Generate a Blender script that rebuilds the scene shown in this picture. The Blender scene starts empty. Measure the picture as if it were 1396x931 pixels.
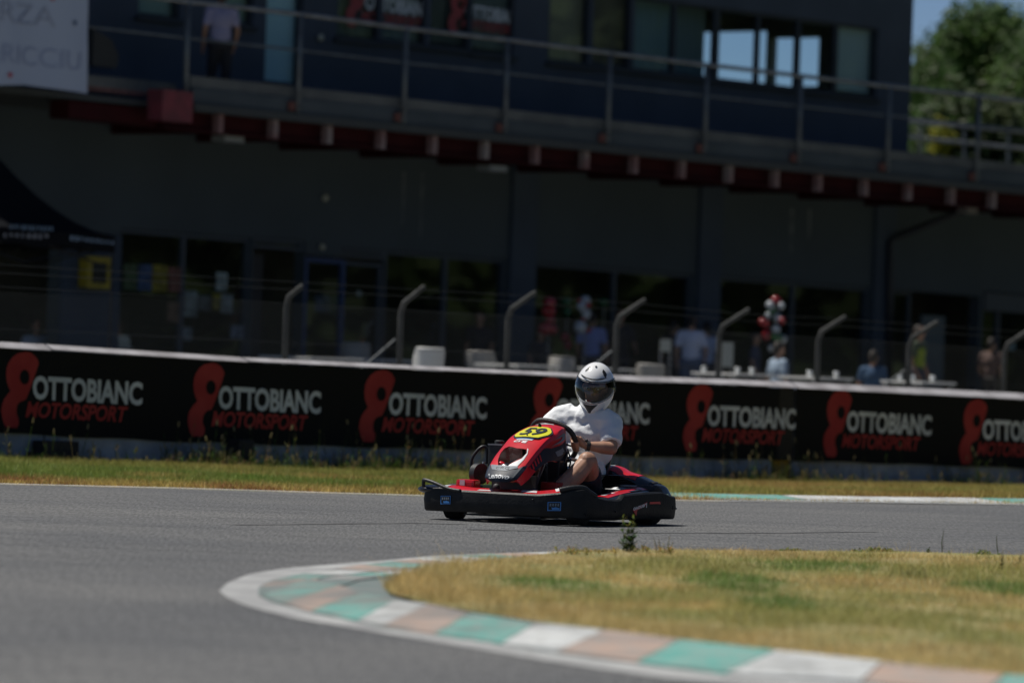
import bpy, bmesh, math, random
import numpy as np
from mathutils import Vector, Matrix, noise, geometry
R = math.radians
rnd = random.Random(7)
rng = np.random.default_rng(11)
scene = bpy.context.scene
COL = scene.collection

# ------------------------------------------------------------------ camera, world, sun
F = 7600.0; CXP = 698.0; CYP = 465.5; HC = 1.2; HORZ = 480.0; ROLL = math.atan(0.035)
cam_d = bpy.data.cameras.new('camera'); cam = bpy.data.objects.new('camera', cam_d); COL.objects.link(cam)
scene.camera = cam
cam_d.sensor_width = 36.0; cam_d.lens = F/1396*36; cam_d.clip_start = 0.5; cam_d.clip_end = 5000
pitch = math.atan((HORZ-CYP)/F)
fw = Vector((0, math.cos(pitch), math.sin(pitch)))
rt0 = Vector((1, 0, 0)); up0 = rt0.cross(fw)
rt = rt0*math.cos(ROLL) + up0*math.sin(ROLL)
up = up0*math.cos(ROLL) - rt0*math.sin(ROLL)
M = Matrix((rt, up, -fw)).transposed().to_4x4(); M.translation = Vector((0, 0, HC))
cam.matrix_world = M
cam_d.dof.use_dof = True; cam_d.dof.focus_distance = 39.6; cam_d.dof.aperture_fstop = 2.1; cam_d.dof.aperture_blades = 9
CAMP = Vector((0, 0, HC))

SUN = Vector((-0.42, 0.16, 0.88)).normalized()
world = bpy.data.worlds.new('World'); scene.world = world; world.use_nodes = True
nt = world.node_tree
sky = nt.nodes.new('ShaderNodeTexSky'); sky.sky_type = 'NISHITA'; sky.sun_disc = False
sky.sun_elevation = math.asin(SUN.z); sky.sun_rotation = math.atan2(SUN.x, SUN.y)
sky.air_density = 0.46; sky.dust_density = 0.0; sky.ozone_density = 3.2
nt.nodes['Background'].inputs['Strength'].default_value = 0.062
nt.links.new(sky.outputs[0], nt.nodes['Background'].inputs['Color'])
sl = bpy.data.lights.new('sun', 'SUN'); sl.energy = 5.0; sl.angle = R(0.53); sl.color = (1, 0.95, 0.87)
so = bpy.data.objects.new('sun', sl); COL.objects.link(so)
so.rotation_euler = SUN.to_track_quat('Z', 'Y').to_euler()
scene.view_settings.view_transform = 'Standard'; scene.view_settings.look = 'None'
scene.view_settings.exposure = 0.0; scene.view_settings.gamma = 1.0
scene.cycles.max_bounces = 6; scene.cycles.transparent_max_bounces = 12
scene.cycles.sample_clamp_indirect = 4.0

def ray(px, py):
    return (fw*F + rt*(px-CXP) - up*(py-CYP)).normalized()
def hit(px, py, p0, n):
    d = ray(px, py); return CAMP + d*((Vector(p0)-CAMP).dot(n)/d.dot(n))
def G(px, py, z=0.0): return hit(px, py, (0, 0, z), Vector((0, 0, 1)))
def proj(p):
    v = Vector(p)-CAMP; k = F/v.dot(fw)
    return (CXP+v.dot(rt)*k, CYP-v.dot(up)*k)
def lerp(a, b, t): return a+(b-a)*t
def interp(x, tab):
    return float(np.interp(x, [t[0] for t in tab], [t[1] for t in tab]))

# ------------------------------------------------------------------ materials
MATS = {}
def mat(name, col, rough=0.6, metal=0.0, col2=None, scale=6.0, bump=0.0, bscale=None, trans=0.0, alpha=1.0, coat=0.0,
        spec=0.5, detail=5.0, lo=0.4, hi=0.6, emit=None, bdist=0.01):
    if name in MATS: return MATS[name]
    m = bpy.data.materials.new(name); m.use_nodes = True; n = m.node_tree; b = n.nodes['Principled BSDF']
    b.inputs['Base Color'].default_value = (*col, 1); b.inputs['Roughness'].default_value = rough
    b.inputs['Metallic'].default_value = metal; b.inputs['Specular IOR Level'].default_value = spec
    b.inputs['Coat Weight'].default_value = coat; b.inputs['Coat Roughness'].default_value = 0.05
    b.inputs['Transmission Weight'].default_value = trans
    tc = n.nodes.new('ShaderNodeTexCoord')
    if col2 is not None:
        t = n.nodes.new('ShaderNodeTexNoise'); t.inputs['Scale'].default_value = scale; t.inputs['Detail'].default_value = detail
        n.links.new(tc.outputs['Object'], t.inputs['Vector'])
        r = n.nodes.new('ShaderNodeValToRGB'); r.color_ramp.elements[0].position = lo; r.color_ramp.elements[1].position = hi
        r.color_ramp.elements[0].color = (*col, 1); r.color_ramp.elements[1].color = (*col2, 1)
        n.links.new(t.outputs['Fac'], r.inputs['Fac']); n.links.new(r.outputs['Color'], b.inputs['Base Color'])
    if bump:
        t2 = n.nodes.new('ShaderNodeTexNoise'); t2.inputs['Scale'].default_value = bscale or scale*4; t2.inputs['Detail'].default_value = 4
        n.links.new(tc.outputs['Object'], t2.inputs['Vector'])
        bp = n.nodes.new('ShaderNodeBump'); bp.inputs['Strength'].default_value = bump; bp.inputs['Distance'].default_value = bdist
        n.links.new(t2.outputs['Fac'], bp.inputs['Height']); n.links.new(bp.outputs['Normal'], b.inputs['Normal'])
    if emit: b.inputs['Emission Color'].default_value = (*emit[0], 1); b.inputs['Emission Strength'].default_value = emit[1]
    if alpha < 1: b.inputs['Alpha'].default_value = alpha
    MATS[name] = m; return m
def glass_mat(name, tint, refl=0.12, rough=0.02):
    if name in MATS: return MATS[name]
    m = bpy.data.materials.new(name); m.use_nodes = True; n = m.node_tree; n.nodes.remove(n.nodes['Principled BSDF'])
    o = n.nodes['Material Output']; tr = n.nodes.new('ShaderNodeBsdfTransparent'); tr.inputs[0].default_value = (*tint, 1)
    g = n.nodes.new('ShaderNodeBsdfGlossy'); g.inputs['Roughness'].default_value = rough; g.inputs[0].default_value = (0.9, 0.95, 1, 1)
    fr = n.nodes.new('ShaderNodeLayerWeight'); fr.inputs['Blend'].default_value = 0.5
    pw = n.nodes.new('ShaderNodeMath'); pw.operation = 'POWER'; pw.inputs[1].default_value = 4.0; n.links.new(fr.outputs['Facing'], pw.inputs[0])
    ad = n.nodes.new('ShaderNodeMath'); ad.operation = 'MULTIPLY_ADD'; ad.inputs[1].default_value = 0.9; ad.inputs[2].default_value = refl
    n.links.new(pw.outputs[0], ad.inputs[0])
    mx = n.nodes.new('ShaderNodeMixShader'); n.links.new(ad.outputs[0], mx.inputs[0])
    n.links.new(tr.outputs[0], mx.inputs[1]); n.links.new(g.outputs[0], mx.inputs[2]); n.links.new(mx.outputs[0], o.inputs[0])
    MATS[name] = m; return m
def vcol_mat(name, rough=0.7, transl=0.3):
    m = bpy.data.materials.new(name); m.use_nodes = True; n = m.node_tree; b = n.nodes['Principled BSDF']
    a = n.nodes.new('ShaderNodeAttribute'); a.attribute_name = 'Col'
    n.links.new(a.outputs['Color'], b.inputs['Base Color']); b.inputs['Roughness'].default_value = rough
    b.inputs['Specular IOR Level'].default_value = 0.25
    t = n.nodes.new('ShaderNodeBsdfTranslucent'); n.links.new(a.outputs['Color'], t.inputs[0])
    mx = n.nodes.new('ShaderNodeMixShader'); mx.inputs[0].default_value = transl
    n.links.new(b.outputs[0], mx.inputs[1]); n.links.new(t.outputs[0], mx.inputs[2])
    n.links.new(mx.outputs[0], n.nodes['Material Output'].inputs[0]); return m

# ------------------------------------------------------------------ objects
def tag(o, label=None, cat=None, group=None, kind=None):
    if label: o['label'] = label
    if cat: o['category'] = cat
    if group: o['group'] = group
    if kind: o['kind'] = kind
    return o
def thing(name, label, cat, loc=(0, 0, 0), rz=0.0, group=None):
    o = bpy.data.objects.new(name, None); COL.objects.link(o); o.location = loc; o.rotation_euler = (0, 0, rz)
    o.empty_display_size = 0.2
    return tag(o, label, cat, group)
def ob(name, verts, faces, m, parent=None, smooth=False, kind=None):
    me = bpy.data.meshes.new(name); me.from_pydata([tuple(v) for v in verts], [], [tuple(f) for f in faces]); me.update()
    if smooth: me.shade_smooth()
    return obm(name, me, m, parent, kind)
def obm(name, me, m, parent=None, kind=None):
    if m is not None:
        me.materials.clear(); me.materials.append(m)
    o = bpy.data.objects.new(name, me); COL.objects.link(o)
    if parent: o.parent = parent
    if kind: o['kind'] = kind
    return o
def copytree(src, loc=None, rz=None, parent=None):
    c = src.copy(); COL.objects.link(c); c.parent = parent
    if loc is not None: c.location = loc
    if rz is not None: c.rotation_euler = (0, 0, rz)
    for ch in src.children: copytree(ch, parent=c)
    return c

class MB:
    def __init__(s): s.v = []; s.f = []
    def add(s, v, f):
        k = len(s.v); s.v += [Vector(p) for p in v]; s.f += [tuple(i+k for i in q) for q in f]; return s
    def box(s, c, size, ax=None):
        ax = ax or (Vector((1, 0, 0)), Vector((0, 1, 0)), Vector((0, 0, 1)))
        c = Vector(c); v = []
        for i in (-1, 1):
            for j in (-1, 1):
                for k in (-1, 1): v.append(c+ax[0]*(i*size[0]/2)+ax[1]*(j*size[1]/2)+ax[2]*(k*size[2]/2))
        return s.add(v, [(0, 1, 3, 2), (4, 6, 7, 5), (0, 4, 5, 1), (2, 3, 7, 6), (0, 2, 6, 4), (1, 5, 7, 3)])
    def hexa(s, p):   # 8 points, bottom 4 then top 4
        return s.add(p, [(3, 2, 1, 0), (4, 5, 6, 7), (0, 1, 5, 4), (1, 2, 6, 5), (2, 3, 7, 6), (3, 0, 4, 7)])
    def tube(s, pts, r, n=8, cap=True, flat=1.0):
        pts = [Vector(p) for p in pts]; rr = r if isinstance(r, (list, tuple)) else [r]*len(pts)
        rings = []; prev = None
        for i, p in enumerate(pts):
            t = (pts[min(i+1, len(pts)-1)]-pts[max(i-1, 0)]).normalized()
            if prev is None:
                a = t.orthogonal().normalized()
            else:
                a = (prev-t*prev.dot(t)).normalized()
            prev = a; b = t.cross(a)
            rings.append([p+(a*math.cos(2*math.pi*k/n)+b*math.sin(2*math.pi*k/n)*flat)*rr[i] for k in range(n)])
        v = [q for g in rings for q in g]; f = []
        for i in range(len(rings)-1):
            for k in range(n):
                f.append((i*n+k, i*n+(k+1) % n, (i+1)*n+(k+1) % n, (i+1)*n+k))
        if cap: f.append(tuple(range(n-1, -1, -1))); f.append(tuple((len(rings)-1)*n+k for k in range(n)))
        return s.add(v, f)
    def lathe(s, c, axis, prof, n=24):   # prof: (dist along axis, radius)
        axis = Vector(axis).normalized(); a = axis.orthogonal().normalized(); b = axis.cross(a); c = Vector(c)
        v = []; f = []
        for (h, r) in prof:
            for k in range(n): v.append(c+axis*h+(a*math.cos(2*math.pi*k/n)+b*math.sin(2*math.pi*k/n))*r)
        for i in range(len(prof)-1):
            for k in range(n): f.append((i*n+k, i*n+(k+1) % n, (i+1)*n+(k+1) % n, (i+1)*n+k))
        f.append(tuple(range(n-1, -1, -1))); f.append(tuple((len(prof)-1)*n+k for k in range(n)))
        return s.add(v, f)
    def ball(s, c, r, n=12, m=8, rot=None):
        c = Vector(c); rr = Vector(r) if isinstance(r, (list, tuple, Vector)) else Vector((r, r, r))
        v = []; f = []
        for i in range(1, m):
            th = math.pi*i/m
            for k in range(n):
                ph = 2*math.pi*k/n
                p = Vector((math.sin(th)*math.cos(ph)*rr.x, math.sin(th)*math.sin(ph)*rr.y, math.cos(th)*rr.z))
                v.append(c+(rot @ p if rot else p))
        tp = Vector((0, 0, rr.z)); v.append(c+(rot @ tp if rot else tp)); v.append(c-(rot @ tp if rot else tp))
        for i in range(m-2):
            for k in range(n): f.append((i*n+k, (i+1)*n+k, (i+1)*n+(k+1) % n, i*n+(k+1) % n))
        T = (m-1)*n
        for k in range(n): f.append((T, k, (k+1) % n)); f.append((T+1, (m-2)*n+(k+1) % n, (m-2)*n+k))
        return s.add(v, f)
    def cap(s, p0, p1, r0, r1, n=12):
        p0 = Vector(p0); p1 = Vector(p1); d = p1-p0
        L = d.length; t = d/L if L > 1e-6 else Vector((0, 0, 1))
        pr = []
        for i in range(1, 5): a = math.pi/2*i/5; pr.append((-r0*math.cos(a), r0*math.sin(a)))
        pr.append((0, r0)); pr.append((L/2, (r0+r1)/2)); pr.append((L, r1))
        for i in range(1, 5): a = math.pi/2*i/5; pr.append((L+r1*math.sin(a), r1*math.cos(a)))
        return s.lathe(p0, t, pr, n)
    def ob(s, name, m, parent=None, smooth=False, bevel=0.0, kind=None, autos=None):
        me = bpy.data.meshes.new(name); me.from_pydata([tuple(v) for v in s.v], [], s.f); me.update()
        if bevel:
            bm = bmesh.new(); bm.from_mesh(me)
            bmesh.ops.recalc_face_normals(bm, faces=bm.faces)
            es = [e for e in bm.edges if len(e.link_faces) == 2 and e.calc_face_angle(0) > 0.5]
            bmesh.ops.bevel(bm, geom=es, offset=bevel, segments=2, affect='EDGES', profile=0.7, clamp_overlap=True)
            bm.to_mesh(me); bm.free()
        else:
            bm = bmesh.new(); bm.from_mesh(me); bmesh.ops.recalc_face_normals(bm, faces=bm.faces); bm.to_mesh(me); bm.free()
        if smooth: me.shade_smooth()
        if autos:
            me.shade_smooth(); me.set_sharp_from_angle(angle=R(autos))
        return obm(name, me, m, parent, kind)

def blob(name, build, voxel, m, parent=None, smooth=3, fn=None):
    """one continuous surface from overlapping closed volumes"""
    mb = MB(); build(mb)
    me = bpy.data.meshes.new(name); me.from_pydata([tuple(v) for v in mb.v], [], mb.f); me.update()
    o = bpy.data.objects.new('tmp', me); COL.objects.link(o)
    bm = bmesh.new(); bm.from_mesh(me); bmesh.ops.recalc_face_normals(bm, faces=bm.faces); bm.to_mesh(me); bm.free()
    r = o.modifiers.new('r', 'REMESH'); r.mode = 'VOXEL'; r.voxel_size = voxel
    if smooth:
        s_ = o.modifiers.new('s', 'SMOOTH'); s_.factor = 0.5; s_.iterations = smooth
    dg = bpy.context.evaluated_depsgraph_get(); dg.update()
    me2 = bpy.data.meshes.new_from_object(o.evaluated_get(dg)); me2.name = name
    bpy.data.objects.remove(o); bpy.data.meshes.remove(me)
    if fn:
        for v in me2.vertices:
            v.co = fn(v.co.copy(), v.normal.copy())
        me2.update()
    me2.shade_smooth()
    return obm(name, me2, m, parent)

def inside(p, poly):
    c = False; j = len(poly)-1
    for i in range(len(poly)):
        a, b = poly[i], poly[j]
        if (a[1] > p[1]) != (b[1] > p[1]) and p[0] < (b[0]-a[0])*(p[1]-a[1])/(b[1]-a[1]+1e-12)+a[0]: c = not c
        j = i
    return c
def sheet2d(outline, holes=(), step=None):
    """triangulated polygon with holes and an inner grid, so it can be bent"""
    pts = []; edges = []
    def loop(l):
        k = len(pts); out = []
        n = len(l)
        for i in range(n):
            a = l[i]; b = l[(i+1) % n]; L = math.hypot(b[0]-a[0], b[1]-a[1])
            m_ = max(1, int(L/step)) if step else 1
            for q in range(m_): out.append((a[0]+(b[0]-a[0])*q/m_, a[1]+(b[1]-a[1])*q/m_))
        pts.extend(out); m2 = len(out)
        edges.extend([(k+i, k+(i+1) % m2) for i in range(m2)])
    loop(outline)
    for h in holes: loop(h)
    if step:
        x0 = min(p[0] for p in outline); x1 = max(p[0] for p in outline); y0 = min(p[1] for p in outline); y1 = max(p[1] for p in outline)
        y = y0+step/2; r = 0
        while y < y1:
            x = x0+step*(0.5 if r % 2 else 0.25)
            while x < x1:
                if inside((x, y), outline) and not any(inside((x, y), h) for h in holes): pts.append((x, y))
                x += step
            y += step*0.87; r += 1
    V, E, Fc, _, _, _ = geometry.delaunay_2d_cdt([Vector(p) for p in pts], edges, [], 0, 1e-7)
    fs = []
    for f in Fc:
        c = (sum(V[i][0] for i in f)/len(f), sum(V[i][1] for i in f)/len(f))
        if inside(c, outline) and not any(inside(c, h) for h in holes): fs.append(tuple(f))
    return V, fs
def sheet(name, outline, holes, fn, m, parent=None, step=None, thick=0.0, smooth=False, kind=None):
    V, fs = sheet2d(outline, holes, step)
    P = [fn(v[0], v[1]) for v in V]
    if thick:
        me = bpy.data.meshes.new(name); me.from_pydata([tuple(p) for p in P], [], fs); me.update()
        bm = bmesh.new(); bm.from_mesh(me); bmesh.ops.recalc_face_normals(bm, faces=bm.faces)
        bmesh.ops.solidify(bm, geom=bm.faces[:], thickness=thick); bm.to_mesh(me); bm.free()
        if smooth: me.shade_smooth(); me.set_sharp_from_angle(angle=R(40))
        return obm(name, me, m, parent, kind)
    return ob(name, P, fs, m, parent, smooth, kind)

_tc = {}
def text2d(s, bold=0.0, shear=0.0):
    k = (s, bold, shear)
    if k in _tc: return _tc[k]
    c = bpy.data.curves.new('t', 'FONT'); c.body = s; c.offset = bold; c.shear = shear; c.resolution_u = 3; c.fill_mode = 'FRONT'; c.space_character = 0.98
    o = bpy.data.objects.new('t', c); COL.objects.link(o)
    dg = bpy.context.evaluated_depsgraph_get(); dg.update()
    me = bpy.data.meshes.new_from_object(o.evaluated_get(dg))
    V = [(v.co.x, v.co.y) for v in me.vertices]; Fs = [tuple(p.vertices) for p in me.polygons]
    bpy.data.objects.remove(o); bpy.data.curves.remove(c); bpy.data.meshes.remove(me)
    x0 = min(v[0] for v in V); x1 = max(v[0] for v in V); y0 = min(v[1] for v in V); y1 = max(v[1] for v in V)
    V = [((v[0]-x0)/(x1-x0), (v[1]-y0)/(y1-y0)) for v in V]
    _tc[k] = (V, Fs); return V, Fs
def text(name, s, fn, m, parent, bold=0.02, shear=0.0):
    """fn(a,b) maps the unit box of the word to space"""
    V, Fs = text2d(s, bold, shear)
    return ob(name, [fn(v[0], v[1]) for v in V], Fs, m, parent)

# ------------------------------------------------------------------ colours of things
def worn(name, c, d, s=4, grime=(0.15, 0.15, 0.145)):
    """paint scrubbed by tyres: fading, bare patches, long scuffs and grime that is heaviest round the tip of the hairpin"""
    m = mat(name, c, 0.8, col2=d, scale=s, bump=0.35, bscale=60, lo=0.38, hi=0.68); n = m.node_tree; b = n.nodes['Principled BSDF']
    src = b.inputs['Base Color'].links[0].from_socket; tc = n.nodes.new('ShaderNodeTexCoord')
    def layer(src, scale, vec, lo, hi, col, fac=1.0, grad=None):
        t = n.nodes.new('ShaderNodeTexNoise'); t.inputs['Scale'].default_value = scale; t.inputs['Detail'].default_value = 7; n.links.new(vec, t.inputs['Vector'])
        r = n.nodes.new('ShaderNodeMapRange'); r.inputs['From Min'].default_value = lo; r.inputs['From Max'].default_value = hi; r.inputs['To Max'].default_value = fac
        f = t.outputs['Fac']
        if grad is not None:
            a_ = n.nodes.new('ShaderNodeMath'); a_.operation = 'ADD'; n.links.new(f, a_.inputs[0]); n.links.new(grad, a_.inputs[1]); f = a_.outputs[0]
        n.links.new(f, r.inputs['Value']); x = n.nodes.new('ShaderNodeMix'); x.data_type = 'RGBA'
        n.links.new(r.outputs[0], x.inputs[0]); n.links.new(src, x.inputs[6]); x.inputs[7].default_value = (*col, 1); return x.outputs[2]
    src = layer(src, 14, tc.outputs['Object'], 0.52, 0.66, (0.27, 0.27, 0.26), 0.8)
    mp = n.nodes.new('ShaderNodeMapping'); mp.inputs['Scale'].default_value = (1.2, 9, 1); mp.inputs['Rotation'].default_value = (0, 0, 0.9); n.links.new(tc.outputs['Object'], mp.inputs[0])
    src = layer(src, 1.6, mp.outputs[0], 0.55, 0.72, (0.09, 0.09, 0.09), 0.55)
    gp = G(385, 802); dn = n.nodes.new('ShaderNodeVectorMath'); dn.operation = 'DISTANCE'; dn.inputs[1].default_value = gp
    ge = n.nodes.new('ShaderNodeNewGeometry'); n.links.new(ge.outputs['Position'], dn.inputs[0])
    mr = n.nodes.new('ShaderNodeMapRange'); mr.inputs['From Min'].default_value = 1.2; mr.inputs['From Max'].default_value = 6.0; mr.inputs['To Min'].default_value = 0.15; mr.inputs['To Max'].default_value = -0.06
    n.links.new(dn.outputs['Value'], mr.inputs['Value'])
    src = layer(src, 2.2, tc.outputs['Object'], 0.45, 0.75, grime, 0.95, mr.outputs[0])
    n.links.new(src, b.inputs['Base Color']); return m
M_teal = worn('kerb teal paint', (0.075, 0.31, 0.27), (0.17, 0.33, 0.295))
M_white = worn('kerb white paint', (0.54, 0.56, 0.56), (0.40, 0.42, 0.43), 3)
M_brown = worn('kerb pink brown concrete', (0.38, 0.27, 0.215), (0.30, 0.25, 0.22))
M_line = worn('track white line', (0.44, 0.45, 0.45), (0.30, 0.31, 0.31), 5, (0.25, 0.255, 0.26))
M_steel = mat('galvanised steel', (0.30, 0.31, 0.32), 0.45, 0.6, col2=(0.22, 0.22, 0.22), scale=5)
M_rail = mat('grey railing paint', (0.13, 0.15, 0.16), 0.5, 0.2, col2=(0.09, 0.1, 0.11), scale=5)
M_rubber = mat('tyre rubber', (0.012, 0.012, 0.013), 0.75, col2=(0.03, 0.028, 0.026), scale=30, bump=0.2, bscale=200)
M_black = mat('black plastic', (0.012, 0.013, 0.014), 0.5, col2=(0.028, 0.028, 0.028), scale=12, bump=0.15, bscale=80, lo=0.45, hi=0.75)
M_bump = mat('scuffed black bumper plastic', (0.012, 0.013, 0.014), 0.5, col2=(0.024, 0.024, 0.024), scale=9, bump=0.25, bscale=50, lo=0.4, hi=0.75, spec=.22)
M_red = mat('red kart plastic', (0.60, 0.012, 0.022), 0.28, col2=(0.48, 0.014, 0.022), scale=7, coat=0.25, bump=.05, bscale=30)
M_navy = mat('navy kart graphic', (0.012, 0.02, 0.036), 0.5, spec=.25)
M_wht = mat('white decal', (0.62, 0.64, 0.66), 0.35)
M_silver = mat('silver grey decal', (0.17, 0.20, 0.235), 0.5, spec=.25)
M_yel = mat('yellow number plate', (0.62, 0.60, 0.03), 0.35)
M_blue = mat('blue decal', (0.05, 0.22, 0.55), 0.4)
M_chrome = mat('bright metal', (0.5, 0.5, 0.5), 0.25, 1.0)
M_dark = mat('dark metal', (0.02, 0.02, 0.022), 0.4, 0.5)

# ------------------------------------------------------------------ ground, track
def asphalt():
    m = bpy.data.materials.new('asphalt'); m.use_nodes = True; n = m.node_tree; b = n.nodes['Principled BSDF']
    tc = n.nodes.new('ShaderNodeTexCoord')
    def nz(scale, detail=3, vec=None):
        t = n.nodes.new('ShaderNodeTexNoise'); t.inputs['Scale'].default_value = scale; t.inputs['Detail'].default_value = detail
        n.links.new(vec or tc.outputs['Object'], t.inputs['Vector']); return t
    def ramp(src, p0, c0, p1, c1):
        r = n.nodes.new('ShaderNodeValToRGB'); e = r.color_ramp.elements
        e[0].position = p0; e[1].position = p1; e[0].color = (*c0, 1); e[1].color = (*c1, 1)
        n.links.new(src, r.inputs['Fac']); return r
    a = ramp(nz(70, 3).outputs['Fac'], 0.32, (0.070, 0.073, 0.077), 0.70, (0.150, 0.152, 0.154))
    big = ramp(nz(0.35, 4).outputs['Fac'], 0.35, (0.80, 0.81, 0.83), 0.65, (1.06, 1.05, 1.03))
    mx = n.nodes.new('ShaderNodeMix'); mx.data_type = 'RGBA'; mx.blend_type = 'MULTIPLY'; mx.inputs[0].default_value = 1
    n.links.new(a.outputs[0], mx.inputs[6]); n.links.new(big.outputs[0], mx.inputs[7])
    mpg = n.nodes.new('ShaderNodeMapping'); mpg.inputs['Scale'].default_value = (1.0, 0.055, 1); n.links.new(tc.outputs['Object'], mpg.inputs[0])
    gr_ = ramp(nz(62, 2, mpg.outputs[0]).outputs['Fac'], 0.30, (0.62, 0.62, 0.63), 0.72, (1.42, 1.42, 1.40))
    mg = n.nodes.new('ShaderNodeMix'); mg.data_type = 'RGBA'; mg.blend_type = 'MULTIPLY'; mg.inputs[0].default_value = 1
    n.links.new(mx.outputs[2], mg.inputs[6]); n.links.new(gr_.outputs[0], mg.inputs[7]); mx = mg
    # rubbered racing line and skid streaks stretched along the track
    mp = n.nodes.new('ShaderNodeMapping'); mp.inputs['Scale'].default_value = (0.25, 4.5, 1); n.links.new(tc.outputs['Object'], mp.inputs[0])
    st = ramp(nz(1.1, 4, mp.outputs[0]).outputs['Fac'], 0.50, (1, 1, 1), 0.72, (0.58, 0.59, 0.61))
    mx2 = n.nodes.new('ShaderNodeMix'); mx2.data_type = 'RGBA'; mx2.blend_type = 'MULTIPLY'; mx2.inputs[0].default_value = 0.75
    n.links.new(mx.outputs[2], mx2.inputs[6]); n.links.new(st.outputs[0], mx2.inputs[7])
    # pale aggregate specks
    vo = n.nodes.new('ShaderNodeTexVoronoi'); vo.inputs['Scale'].default_value = 60; n.links.new(tc.outputs['Object'], vo.inputs['Vector'])
    sp = ramp(vo.outputs['Distance'], 0.10, (1, 1, 1), 0.22, (0, 0, 0))
    wn = ramp(nz(25, 1).outputs['Fac'], 0.5, (0, 0, 0), 0.68, (0.55, 0.55, 0.55))
    ml = n.nodes.new('ShaderNodeMath'); ml.operation = 'MULTIPLY'; n.links.new(sp.outputs[0], ml.inputs[0]); n.links.new(wn.outputs[0], ml.inputs[1])
    mx3 = n.nodes.new('ShaderNodeMix'); mx3.data_type = 'RGBA'; n.links.new(ml.outputs[0], mx3.inputs[0])
    n.links.new(mx2.outputs[2], mx3.inputs[6]); mx3.inputs[7].default_value = (0.38, 0.37, 0.35, 1)
    n.links.new(mx3.outputs[2], b.inputs['Base Color']); b.inputs['Roughness'].default_value = 0.78; b.inputs['Specular IOR Level'].default_value = 0.3
    bp = n.nodes.new('ShaderNodeBump'); bp.inputs['Strength'].default_value = 0.7; bp.inputs['Distance'].default_value = 0.006
    n.links.new(nz(110, 3).outputs['Fac'], bp.inputs['Height']); n.links.new(bp.outputs[0], b.inputs['Normal'])
    return m
M_asph = asphalt()
M_soil = mat('dry soil and thatch', (0.30, 0.24, 0.11), 0.95, col2=(0.16, 0.17, 0.06), scale=1.6, detail=8, bump=0.6, bscale=30)
M_field = mat('field grass', (0.07, 0.10, 0.03), 0.95, col2=(0.14, 0.14, 0.06), scale=0.08, detail=8)
M_conc = mat('terrace concrete', (0.24, 0.24, 0.23), 0.85, col2=(0.18, 0.18, 0.17), scale=1.5, bump=0.2)

S = 1500
tag(ob('ground', [(-S, -S, -0.32), (S, -S, -0.32), (S, S, -0.32), (-S, S, -0.32)], [(0, 1, 2, 3)], M_field), kind='structure')
LINE = [(-300, 652), (0, 660), (250, 666), (575, 676), (930, 682.5), (1396, 689), (1800, 694)]
line = [G(*p) for p in LINE]
trk = [(-60, 8, 0), (60, 8, 0), (60, line[-1].y, 0)]+[(p.x, p.y, 0) for p in reversed(line)]+[(-60, line[0].y, 0)]
tag(ob('track', trk, [tuple(range(len(trk)))], M_asph), kind='structure')
def strip(name, pts, w0, w1, z, m, parent=None, kind=None, t=0.0):
    v = []; n = len(pts)
    for i, p in enumerate(pts):
        d = (pts[min(i+1, n-1)]-pts[max(i-1, 0)]); d.z = 0; d.normalize(); q = Vector((-d.y, d.x, 0))
        v.append(p+q*w0+Vector((0, 0, z))); v.append(p+q*w1+Vector((0, 0, z)))
    f = [(2*i, 2*i+2, 2*i+3, 2*i+1) for i in range(n-1)]
    return ob(name, v, f, m, parent, kind=kind)
def resample(pts, step):
    out = []; 
    for i in range(len(pts)-1):
        a, b = pts[i], pts[i+1]; k = max(1, int((b-a).length/step))
        out += [a.lerp(b, q/k) for q in range(k)]
    return out+[pts[-1]]
M_skid = mat('tyre rubber on asphalt', (0.066, 0.067, 0.069), 0.75, col2=(0.11, 0.112, 0.115), scale=2.5, detail=9, bump=.5, bscale=90, lo=.42, hi=.6)
for sk in ([(330, 716), (450, 714.5), (560, 713.5), (640, 715)], [(640, 722), (760, 725), (900, 727), (1060, 727), (1200, 725)]):
    tag(strip('skid_mark', resample([G(*p) for p in sk], .5), 0, rnd.uniform(.08, .16), 0.003, M_skid), kind='structure')
tag(strip('edge_line', line, 0.0, 0.16, 0.004, M_line), kind='structure')

# barrier plane
BL = hit(0, 465, (0, 53, 0), Vector((0, 1, 0))); BR = hit(1396, 535, (0, 63, 0), Vector((0, 1, 0)))
bd = Vector((BR.x-BL.x, BR.y-BL.y, 0)).normalized(); bn = Vector((bd.y, -bd.x, 0)); B0 = Vector((BL.x, BL.y, 0))
def fb(px, py, n=0.0):
    p = hit(px, py, B0+bn*n, bn); q = p-B0; return q.dot(bd), p.z
def BP(u, z, n=0.0): return B0+bd*u+bn*n+Vector((0, 0, z))

FOOT = [fb(*p) for p in [(-150, 625), (0, 629), (350, 641), (930, 660), (1200, 664), (1396, 669), (1600, 674)]]
def zfoot(u): return interp(u, FOOT)
def uline(x, y): return (x-B0.x)*bd.x+(y-B0.y)*bd.y
V = []; nV = 64; uv_ = [lerp(-8, 24, i/nV) for i in range(nV+1)]
for u in uv_:
    q = BP(u, 0, 0); y0_ = float(np.interp(q.x, [p.x for p in line], [p.y for p in line]))+0.10
    for t in (0, .15, .4, .7, 1.0, 1.15): V.append((q.x, lerp(y0_, q.y, t), -0.004+zfoot(u)*min(t, 1)**1.3))
Fc = [(i*6+j, i*6+6+j, i*6+7+j, i*6+1+j) for i in range(nV) for j in range(5)]
tag(ob('verge', V, Fc, M_soil, None, True), kind='structure')
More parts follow.
